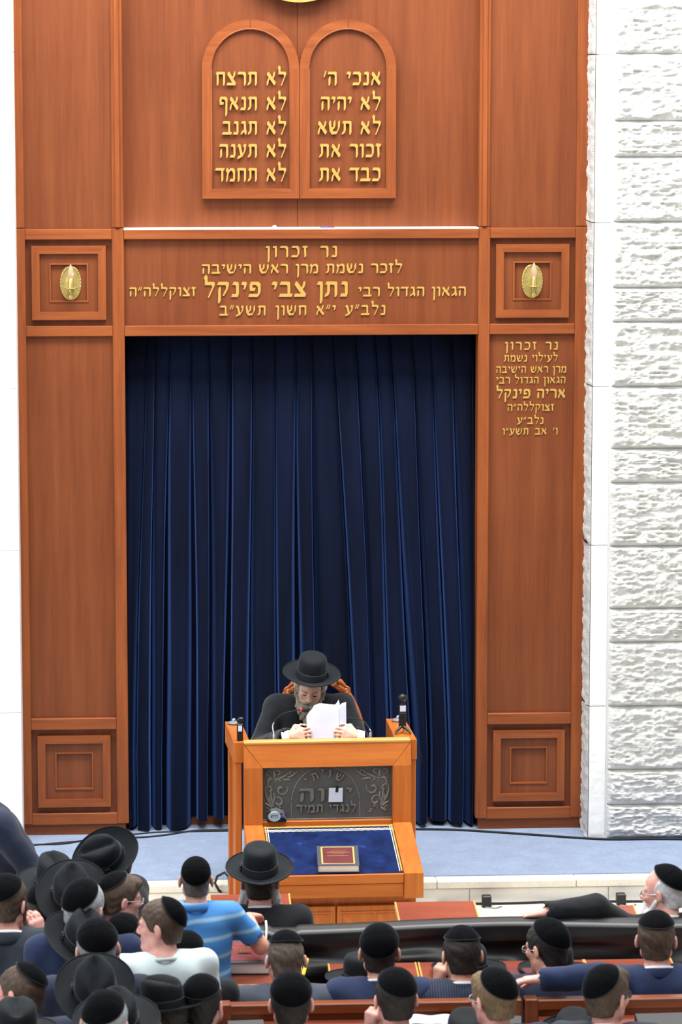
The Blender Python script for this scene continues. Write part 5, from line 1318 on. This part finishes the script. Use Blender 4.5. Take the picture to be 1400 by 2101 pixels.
    for q in (-1, 1): F.cone(K['P'] + np.array([q * .07 * s, 0, .012]), K['P'] + np.array([q * .06 * s, 0, .07 * s]), .112 * s, .108 * s, .03)
    child(root, 'trousers', F.mesh(), 'trouser_cloth')
    for q in (-1, 1):
        a = K['ank'][q]; F = Field(a + (-.08, -.12, -.09), a + (.08, .24, .06), .012)
        F.cone(a + np.array([0, -.02, -.034]) * s, a + np.array([0, .15, -.046]) * s, .046 * s, .036 * s, .02); F.half((0, 0, .003), (0, 0, -1)); child(root, 'shoe', F.mesh(), 'shoe_leather')
    if hair_: put(root, 'hair', hair_mesh(hair_), hcol, M, s)
    if cap and cap[0] == 'kippah':
        k, r = kippah_mesh(*cap[1:]); o = put(root, 'skullcap', k, 'black_velvet', M, s); link('rim', r, 'kippah_rim', o)
    elif cap and cap[0] == 'hat':
        add_hat(root, cap[1], M @ Matrix.Rotation(math.radians(cap[2] if len(cap) > 2 else 0), 4, 'X'), s)
    if glasses: add_glasses(root, M, s, glasses, 'red_plastic' if glasses == 'red_plastic' else None)
    if eyes == 'down':
        for q in (-1, 1):
            mb = MB().tube([(q * .018, .0855, -.001), (q * .025, .0895, -.0035), (q * .033, .0895, -.0035), (q * .043, .083, .000)], [.0012, .0024, .0024, .0010], 6); put(root, 'eyelid_line', mesh_np('eyelid_line', mb.V, mb.F, True), 'iris_dark', M, s)
            mb = MB().tube([(q * .012, .0985, .022), (q * .03, .0950, .027), (q * .046, .083, .023)], [.0025, .0034, .002], 6); put(root, 'eyebrow', mesh_np('eyebrow', mb.V, mb.F, True), hcol, M, s)
    elif eyes:
        for q in (-1, 1):
            mb = MB().lathe([(.001, -.0085), (.006, -.006), (.0085, 0), (.006, .006), (.001, .0085)], (q * .031, .0838, .004), seg=12); e = put(root, 'eye', mesh_np('eye', mb.V, mb.F, True), 'eye_white', M, s)
            mb = MB().lathe([(.0045, 0), (.003, .0018)], (q * .031, .0910, .003), 'y', 12); mb.V = [(x, .0905 + (.0905 - y) * -1 + .0 if False else .0908 + abs(y - .0910), z) for x, y, z in mb.V]; link('iris', mesh_np('iris', mb.V, mb.F, True), 'iris_dark', e)
            mb = MB().tube([(q * .014, .0985, .024), (q * .03, .0955, .028), (q * .046, .084, .025)], [.003, .0038, .002], 6); put(root, 'eyebrow', mesh_np('eyebrow', mb.V, mb.F, True), hcol, M, s)
    if beard:
        F = Field((-.13, -.04, -.30), (.13, .16, .05), .006); kind, bcol = beard
        ln = dict(full=.20, short=.13, wide=.19)[kind]; wd = dict(full=.050, short=.045, wide=.075)[kind]
        F.ell((0, .070, -.103), (.050, .038, .034), None, .02); F.cone((0, .080, -.10), (0, .085, -ln), .044, .018, .03)
        for q in (-1, 1):
            F.cone((q * .070, .012, -.03), (q * .052, .052, -.092), .013, .022, .02); F.cone((q * .045, .06, -.10), (q * wd * .6, .07, -ln * .88), .03, .014, .02)
            if kind == 'wide': F.cone((q * .070, .01, -.05), (q * .100, .03, -.15), .026, .022, .03)
            F.cone((q * .006, .105, -.040), (q * .034, .088, -.064), .008, .008, .008)
        F.ell((0, .108, -.058), (.018, .02, .008), None, .004, 's')
        x, y, z = F.ax[0][:, None, None], F.ax[1][None, :, None], F.ax[2][None, None, :]
        F.F = F.F + .004 * np.sin(x * 230 + 2 * np.sin(z * 40) + y * 40) * np.clip((-z - .02) * 14, 0, 1) + .003 * np.sin(x * 520 + z * 70) * np.sin(y * 300)
        V, Q = F.mesh(); put(root, 'beard', mesh_np('beard', V, Q), bcol, M, s)
    return root, K, M

# ------------------------------------------------------------------ the congregation
KP = lambda t=25, r=58, sd=0: ('kippah', t, r, sd)
# first row, before the lectern
person('man in a round black hat with a white beard, back turned, right before the lectern', 533, 1812, 16.25, hp=8, cloth='suit_black', skin_='skin_pink', hair_='short', hcol='hair_dark', cap=('hat', 'round', 20), beard=('wide', 'hair_white'))
def arm_left_out(K):
    s = K['s']; E = K['S'][-1] + np.array([-.20, -.10, 0]); E[2] = 1.072; K['E'][-1] = E; K['W'][-1] = E + np.array([-.235, -.02, -.012]); K['D'][-1] = np.array([-1, .05, -.05]); K['curl'][-1] = 10
person('white-haired man with glasses and black skullcap, facing left at the right edge', 1362, 1832, 16.1, body_yaw=6, hy=52, hp=8, hr=0, cloth='suit_black', skin_='skin_pink', hair_='fringe', hcol='hair_white', cap=KP(42, 60, 0), glasses='silver_metal', beard=('short', 'hair_white'), mod=arm_left_out)
# middle row
person('man with cropped brown hair in a grey suit, beside the big red book', 587, 1973, 15.0, hp=12, cloth='suit_grey', skin_='skin_pink', hair_='crop', hcol='hair_cropped', cap=KP(4, 52, 0))
person('young man in a navy suit beside the black hat and blue folder', 779, 1957, 15.0, hy=-4, hp=6, cloth='suit_blue', hair_='short', hcol='hair_dark', cap=KP(46, 64, -4))
def hand_chin(q):
    def f(K):
        s = K['s']; H, R = K['H'], K['R']; K['W'][q] = H + np.array([q * .105, .065, -.165]) * s; K['E'][q] = K['S'][q] + np.array([q * .07, .16, -.20]) * s
        K['D'][q] = np.array([-q * .15, .05, 1.0]); K['up'][q] = np.array([q * .7, -.6, 0]); K['curl'][q] = 55; K['fine'] = [(K['W'][q] - .07, K['W'][q] + .11)]; K['cuff'] = {q: 1}
    return f
person('man in a dark pinstriped jacket, a black hat on the desk before him', 948, 1963, 15.0, hy=6, hp=10, cloth='suit_pinstripe', hair_='short', hcol='hair_dark', cap=KP(8, 56, 0), mod=hand_chin(-1))
person('dark-haired man with clear glasses turning left, by the thin burgundy book', 1122, 1947, 15.0, body_yaw=8, hy=34, hp=10, cloth='suit_navy', hair_='short', hcol='hair_black', cap=KP(44, 63, 0), glasses='silver_metal')
def arm_along(K):
    E = K['S'][-1] + np.array([-.13, 0, 0]); E[1] = K['H'][1] - .36; E[2] = 1.088; K['E'][-1] = E; K['W'][-1] = E + np.array([-.235, -.0, -.008]); K['D'][-1] = np.array([-1, .10, -.05]); K['up'][-1] = np.array([0, .1, 1.]); K['curl'][-1] = 14
    K['fine'] = [(K['W'][-1] - np.array([.20, .06, .05]), K['W'][-1] + np.array([.02, .06, .05]))]; K['cuff'] = {-1: 1}
person('man in a bright navy suit at the right edge, arm along the pew back', 1347, 1931, 14.98, hy=-10, hp=4, cloth='suit_blue', skin_='skin_pink', hair_='short', hcol='hair_brown', cap=KP(12, 56, 0), mod=arm_along)
# nearest row
person('boy with pink ears and round skullcap in the bottom centre', 597, 2062, 13.9, hp=8, cloth='suit_navy', skin_='skin_pink', hair_='short', hcol='hair_dark', cap=KP(40, 64, 0))
person('young man resting his chin on his hand, bottom centre', 811, 2053, 13.9, hy=10, hp=8, cloth='suit_slate', skin_='skin_pink', hair_='short', hcol='hair_dark', cap=KP(32, 61, 8), mod=hand_chin(-1))
person('boy in a blue jacket with a blond tuft and glasses, turned left', 1013, 2053, 13.9, body_yaw=10, hy=22, hp=8, cloth='suit_blue', skin_='skin_pink', hair_='full', hcol='hair_light', cap=KP(42, 58, 4), glasses='silver_metal')
person('man with wavy brown hair and glasses turned right, bottom right', 1247, 2046, 13.9, body_yaw=-8, hy=-36, hp=4, cloth='suit_charcoal', skin_='skin_pink', hair_='full', hcol='hair_brown', cap=KP(42, 60, -10), glasses='black_plastic')
# crowd on the left
def lean_arm(K):
    K['E'][-1] = K['S'][-1] + np.array([-.10, -.16, -.24]); K['W'][-1] = K['E'][-1] + np.array([.05, .22, -.16])
person('standing man in a navy suit cut off by the left edge', -50, 1612, 16.3, body_yaw=105, hy=10, hp=20, stand=True, cloth='suit_navy', hair_='short', hcol='hair_dark', cap=KP(30, 58, 0), mod=lean_arm, lean_y=.20, collar=False)
person('man in a tilted black hat bowed to the left, beside the ark plinth', 226, 1774, 15.95, s=.94, body_yaw=70, hy=15, hp=24, hr=-44, cloth='suit_black', skin_='skin_pink', hair_='short', hcol='hair_dark', cap=('hat', 'fedora'))
person('man whose creased black hat is tipped back, above the grey-haired man', 150, 1850, 15.25, hy=-5, hp=-30, hr=2, cloth='suit_black', hair_='short', hcol='hair_salt', cap=('hat', 'fedora', 14))
person('man in a black hat half hidden behind the tipped-back creased hat', 112, 1838, 15.65, hy=25, hp=-15, hr=-6, cloth='suit_black', skin_='skin_tan', hair_='short', hcol='hair_dark', cap=('hat', 'fedora'))
person('grey-haired man with a black skullcap, in the left crowd under a tipped hat', 172, 1866, 14.72, hy=-25, hp=6, hr=6, cloth='suit_blue', skin_='skin_pink', hair_='short', hcol='hair_grey', cap=KP(44, 60, -14))
def hand_ear(K):
    s = K['s']; H = K['H']; q = 1; K['W'][q] = H + np.array([.155, .03, -.17]) * s; K['E'][q] = K['S'][q] + np.array([.12, .14, -.22]) * s; K['D'][q] = np.array([-.35, .0, 1.0]); K['up'][q] = np.array([.5, -.8, 0]); K['curl'][q] = 30; K['fine'] = [(K['W'][q] - .07, K['W'][q] + .13)]
person('brown-haired man holding a hand to his pink ear, left edge', 14, 1857, 14.9, hy=-24, hp=12, cloth='suit_charcoal', skin_='skin_pink', hair_='side', hcol='hair_brown', cap=KP(40, 60, -6), mod=hand_ear)
person('boy in a white shirt and dark skullcap behind the hand-to-ear man', 88, 1868, 15.35, s=.9, hy=-5, hp=10, top='shirt', cloth='white_shirt', collar='polo', hair_='short', hcol='hair_dark', cap=KP(30, 60, 0), skin_='skin_fair')
person('boy with glasses facing right in profile, in the left crowd', 248, 1846, 15.2, s=.92, body_yaw=-55, hy=-14, hp=8, cloth='suit_midnight', skin_='skin_pink', hair_='full', hcol='hair_brown', cap=KP(38, 50, -4), glasses='silver_metal', eyes=True, stand=True)
person('man in a large black hat and navy suit, hat tilted left', 160, 1954, 14.62, hy=12, hp=-14, hr=10, cloth='suit_blue', hair_='short', hcol='hair_dark', cap=('hat', 'wide', 14))
person('grey-bearded man with a big skullcap, below the large tilted hat', 200, 1950, 14.15, hy=8, hp=4, hr=-4, cloth='suit_navy', skin_='skin_pink', hair_='short', hcol='hair_salt', cap=KP(40, 62, 0), beard=('wide', 'hair_grey'))
person('dark-haired boy between the grey-bearded man and the white-shirted boy', 255, 1933, 14.75, s=.92, hy=-30, hp=10, cloth='suit_midnight', hair_='short', hcol='hair_dark', cap=KP(38, 60, 0), glasses='silver_metal')
person('boy in a white t-shirt looking left in profile', 329, 1902, 14.5, s=.95, body_yaw=12, hy=62, hp=4, top='shirt', cloth='mint_cloth', collar=True, skin_='skin_pink', hair_='short', hcol='hair_brown', cap=KP(56, 52, 8), eyes=True, stand=True)
person('dark-clad boy whose skullcap shows at the white t-shirt\'s right shoulder', 384, 1966, 14.85, s=.88, hy=-6, hp=10, cloth='suit_black', skin_='skin_tan', hair_='short', hcol='hair_dark', cap=KP(34, 60, 0))
def arm_rail(K):
    K['E'][1] = K['S'][1] + np.array([.14, .05, -.17]); K['W'][1] = K['E'][1] + np.array([-.05, .15, .10]); K['D'][1] = np.array([.35, .7, -.1]); K['fine'] = [(K['W'][1] - .06, K['W'][1] + .13)]; K['curl'][1] = 25
person('boy in a blue striped polo shirt standing behind the front pew', 402, 1808, 15.42, s=.86, hp=2, top='shirt', cloth='blue_polo', collar='polo', skin_='skin_fair', hair_='crop', hcol='hair_cropped', cap=KP(58, 50, 0), stand=True, mod=arm_rail)
person('man in a creased black hat tipped back, in front of the grey-bearded man', 196, 2052, 13.55, hy=0, hp=-26, hr=0, cloth='suit_slate', hair_='short', hcol='hair_dark', cap=('hat', 'fedora', 14))
person('grey-haired man with a skullcap at the bottom left, before a grey hat brim', 216, 2104, 12.85, hy=-14, hp=6, hr=4, cloth='suit_charcoal', skin_='skin_pink', hair_='short', hcol='hair_grey', cap=KP(36, 60, -10))
person('man under a wide black brim behind the grey-haired man, bottom left', 240, 2128, 13.22, hy=0, hp=-8, hr=0, cloth='suit_black', hair_='short', hcol='hair_dark', cap=('hat', 'wide', 14))
person('man in a black hat with the brim turned right, left of the pew end', 338, 2092, 13.7, s=.9, body_yaw=20, hy=45, hp=4, hr=-4, cloth='suit_black', skin_='skin_pink', hair_='short', hcol='hair_dark', cap=('hat', 'fedora'))
person('dark-haired boy with a skullcap at the left end of the bottom pew', 415, 2064, 13.75, s=.95, hy=-16, hp=10, cloth='suit_black', skin_='skin_pink', hair_='short', hcol='hair_black', cap=KP(30, 57, 0))
person('short-haired man with red glasses turned left, bottom left edge', 40, 2044, 13.75, body_yaw=20, hy=42, hp=6, hr=8, cloth='suit_slate', skin_='skin_pink', hair_='crop', hcol='hair_brown', cap=KP(38, 48, 12), glasses='red_plastic')
person('man in a creased black hat in the bottom left corner', 34, 2154, 13.2, hy=4, hp=-4, cloth='suit_black', hair_='short', hcol='hair_dark', cap=('hat', 'fedora'))
# hats put down
def hat_at(style, lab, px, py, z, yaw=0):
    p = atZ(px, py, z + .015); loose_hat(style, lab, (p[0], p[1], z), yaw)
hat_at('round', 'black hat on the desk beside the light blue folder', 744, 2012, zd2 + .012, 30)
hat_at('wide', 'black hat on the desk before the pinstriped man', 962, 1990, zd2 + .012, 10)
hat_at('wide', 'black hat on the desk beyond the thin burgundy book', 1140, 1992, zd2 + .012, -20)
hat_at('fedora', 'black hat on the desk end beside the white-shirted boy', 428, 2004, zd2 + .012, 40)
p = atY(955, 2098, YB2 - .2); loose_hat('round', 'black hat on the bottom ledge between two young men', (p[0], YB2 - .24, zl_ + .002), 0, 15)
p = atY(1185, 2098, YB2 - .2); loose_hat('round', 'black hat on the bottom ledge beside the wavy-haired man', (p[0] - .02, YB2 - .25, zl_ - .002), 0, 15)

# ------------------------------------------------------------------ the speaker, his chair and his booklet
def speak(K):
    s = K['s']; B = LM
    def loc(p):      # lectern-local point to figure frame (figure is turned half round and placed later): filled below
        return p
    K['N'] = K['H'] + np.array([0, -.15, -.105]); t_ = K['N'] - K['P']; K['t'] = t_ / np.linalg.norm(t_)
    K['S'] = {q: K['N'] - K['t'] * .04 + np.array([q * .20, .0, -.005]) for q in (-1, 1)}
    for q in (-1, 1):
        K['E'][q] = K['S'][q] + np.array([q * .10, .12, -.22]); K['W'][q] = np.array([q * .205 + K['hx'], K['H'][1] + .37, K['hz']])
        K['D'][q] = np.array([-q * .92, .12, .18]); K['up'][q] = np.array([-q * .05, .95, .25]); K['curl'][q] = 38
        K['fine'] = K['fine'] + [(np.minimum(K['W'][q], K['W'][q] - [q * .19, 0, 0]) - .06, np.maximum(K['W'][q], K['W'][q] - [q * .19, 0, 0]) + .07)]
    K['cuff'] = {-1: 1, 1: 1}
SP_D, SP_Y = 20.02, None
sp_head = (637, 1409)
def speak2(K):
    hw = atY(663, 1510, LY + .16); K['hz'] = hw[2] - .005; Hw = atY(sp_head[0], sp_head[1], SP_D - 21.4)
    K['hx'] = -(hw[0] - Hw[0]) + K['H'][0]; K['dy'] = Hw[1] - (LY + .16); speak(K)
    for q in (-1, 1): K['W'][q][1] = K['H'][1] + K['dy']
sp, SK, SM = person('old man with a grey beard and round black hat reading aloud at the lectern', sp_head[0], sp_head[1], SP_D, body_yaw=180, hy=-6, hp=24, hr=-6, s=1.04, cloth='suit_black', skin_='skin_aged', hair_='side', hcol='hair_aged', cap=('hat', 'round', 11),
    beard=('full', 'hair_aged'), eyes='down', seat=ZP + .46, mod=speak2, detail=.0048, lean_y=.10)
# booklet held up in both hands
bkx = empty('booklet', (0, 0, 0)); 
c0 = atY(668, 1519, LY + .17); wpx = .00284
bkx.location = c0; del bkx['_w']; tag(bkx, 'white paper booklet held open in the old man\'s hands', 'booklet')
bkx.rotation_euler = (math.radians(-14), 0, 0)
def leaf(name, outline_top, x0, x1, y_of, n=26, m=14, mat='paper_white'):
    V = []
    for i in range(n):
        x = x0 + (x1 - x0) * i / (n - 1); zt2 = np.interp(x, [p[0] for p in outline_top], [p[1] for p in outline_top])
        for j in range(m): v = j / (m - 1); V.append((x, y_of(x, v), zt2 * v))
    k = n * m; V += [(a, b + .0015, c) for a, b, c in V]
    F = [(i * m + j, (i + 1) * m + j, (i + 1) * m + j + 1, i * m + j + 1) for i in range(n - 1) for j in range(m - 1)]
    F += [(a + k, d + k, c + k, b + k) for a, b, c, d in F]
    rim = [i * m for i in range(n)] + [(n - 1) * m + j for j in range(1, m)] + [i * m + m - 1 for i in range(n - 2, -1, -1)] + [j for j in range(m - 2, 0, -1)]
    F += [(rim[(q + 1) % len(rim)], rim[q], rim[q] + k, rim[(q + 1) % len(rim)] + k) for q in range(len(rim))]
    return link(name, mesh_np(name, V, F, True), mat, bkx)
u = wpx
leaf('front_leaf', [(-38 * u, 50 * u), (-30 * u, 61 * u), (-20 * u, 68 * u), (-6 * u, 69 * u), (12 * u, 63 * u), (30 * u, 71 * u)], -38 * u, 30 * u, lambda x, v: -.012 * math.cos(x * 16) * (0.4 + .6 * v) + .012)
leaf('back_leaf', [(-30 * u, 58 * u), (-22 * u, 72 * u), (-10 * u, 76 * u), (8 * u, 74 * u), (22 * u, 73 * u), (27 * u, 80 * u), (29 * u, 84 * u), (31 * u, 74 * u)], -32 * u, 31 * u, lambda x, v: .016 + .006 * math.sin(x * 20))
leaf('side_leaf', [(30 * u, 71 * u), (36 * u, 76 * u), (44 * u, 78 * u)], 30 * u, 44 * u, lambda x, v: .008 + (x - 30 * u) * .5)
for k, (zz2, w0, w1) in enumerate(()): pass

# carved chair behind him
CY = SP_D - 21.4 + .39
cc = atY(650, 1450, CY); chx = cc[0]; hwid = atY(746, 1470, CY)[0] - chx; ztop_ = atY(650, 1388, CY)[2]; zse = ZP + .45
chair = W(tag(empty('carved_chair', (chx, CY - .22, ZP)), 'carved wooden armchair with a curved crest behind the old man', 'chair'))
path = []
for a in np.linspace(-.25, math.pi + .25, 44): path.append((chx + hwid * .97 * math.cos(a) * (1 if math.sin(a) > 0 else 1 - .3 * abs(math.sin(a))), CY - .03 + .05 * math.sin(max(0, min(math.pi, a))), zse + .30 + (ztop_ - zse - .30) * math.sin(a) if math.sin(a) > 0 else zse + .30 + .9 * math.sin(a) * .5))
for off, r, nm in ((0, .034, 'back_frame'), (.018, .010, 'frame_bead')):
    P = [(chx + (x - chx) * (1 - off * 1.2), y - off * 1.6, zse + .2 + (z - zse - .2) * (1 - off * .6)) for x, y, z in path]
    MB().tube(P, r, 10, flat=.7 if off == 0 else 1).build(nm, 'chair_wood', chair)
mb = MB(); mb.add([(x, y + .004, z) for x, y, z in path] + [(chx, CY - .02, zse + .35)], [(i, (i + 1) % 44, 44) for i in range(44)], True); mb.build('back_upholstery', 'crushed_velvet', chair)
for sgn in (-1, 1):
    mb = MB()
    def spir(cx, cz, r0, turns, a0, rad, dr):
        pts = []; rs = []
        for i in range(20):
            q = i / 19; a = a0 + dr * turns * 2 * math.pi * q; r = r0 * (1 - .8 * q); pts.append((cx + r * math.cos(a) * sgn, CY - .055, cz + r * math.sin(a))); rs.append(rad * (.6 + .6 * q))
        mb.tube(pts, rs, 8)
    X1, Z1 = chx + sgn * hwid * .62, atY(708, 1413, CY)[2]; spir(X1, Z1, .026, 1.1, 2.2, .010, -1)
    X2, Z2 = chx + sgn * hwid * .36, atY(690, 1399, CY)[2]; spir(X2, Z2, .028, 1.1, -.5, .011, 1); spir(X2 - sgn * .045, Z2 + .01, .024, 1.0, 2.6, .009, -1)
    mb.tube([(X1, CY - .05, Z1 + .02), ((X1 + X2) / 2, CY - .065, (Z1 + Z2) / 2 + .035), (X2, CY - .05, Z2 + .03)], [.008, .018, .010], 8)
    mb.tube([(X1, CY - .045, Z1 - .02), ((X1 + X2) / 2, CY - .05, (Z1 + Z2) / 2 - .015), (X2, CY - .045, Z2 - .02)], [.006, .012, .008], 8)
    mb.build('crest_scroll', 'chair_wood', chair)
    MB().tube([(chx + sgn * .27, CY - .04, zse + .22), (chx + sgn * .30, CY - .25, zse + .24), (chx + sgn * .30, CY - .42, zse + .21)], [.02, .024, .022], 8).build('arm_rest', 'chair_wood', chair)
    MB().tube([(chx + sgn * .29, CY - .40, zse + .20), (chx + sgn * .27, CY - .37, zse + .08), (chx + sgn * .26, CY - .38, zse - .03)], [.02, .015, .02], 8).build('arm_post', 'chair_wood', chair)
    MB().tube([(chx + sgn * .24, CY - .02, zse + .24), (chx + sgn * .23, CY - .02, zse), (chx + sgn * .22, CY + .05, ZP)], [.024, .024, .018], 8).build('leg', 'chair_wood', chair)
    MB().tube([(chx + sgn * .25, CY - .42, zse - .02), (chx + sgn * .27, CY - .44, zse - .2), (chx + sgn * .25, CY - .42, ZP)], [.03, .022, .014], 8).build('leg', 'chair_wood', chair)
MB().box(chx - .26, chx + .26, CY - .46, CY - .02, zse - .06, zse - .01, .012).build('seat_rail', 'chair_wood', chair)
MB().box(chx - .245, chx + .245, CY - .45, CY - .03, zse - .01, zse + .002, .005).build('seat_cushion', 'crushed_velvet', chair)

for o in bpy.data.objects:
    if '_w' in o: del o['_w']
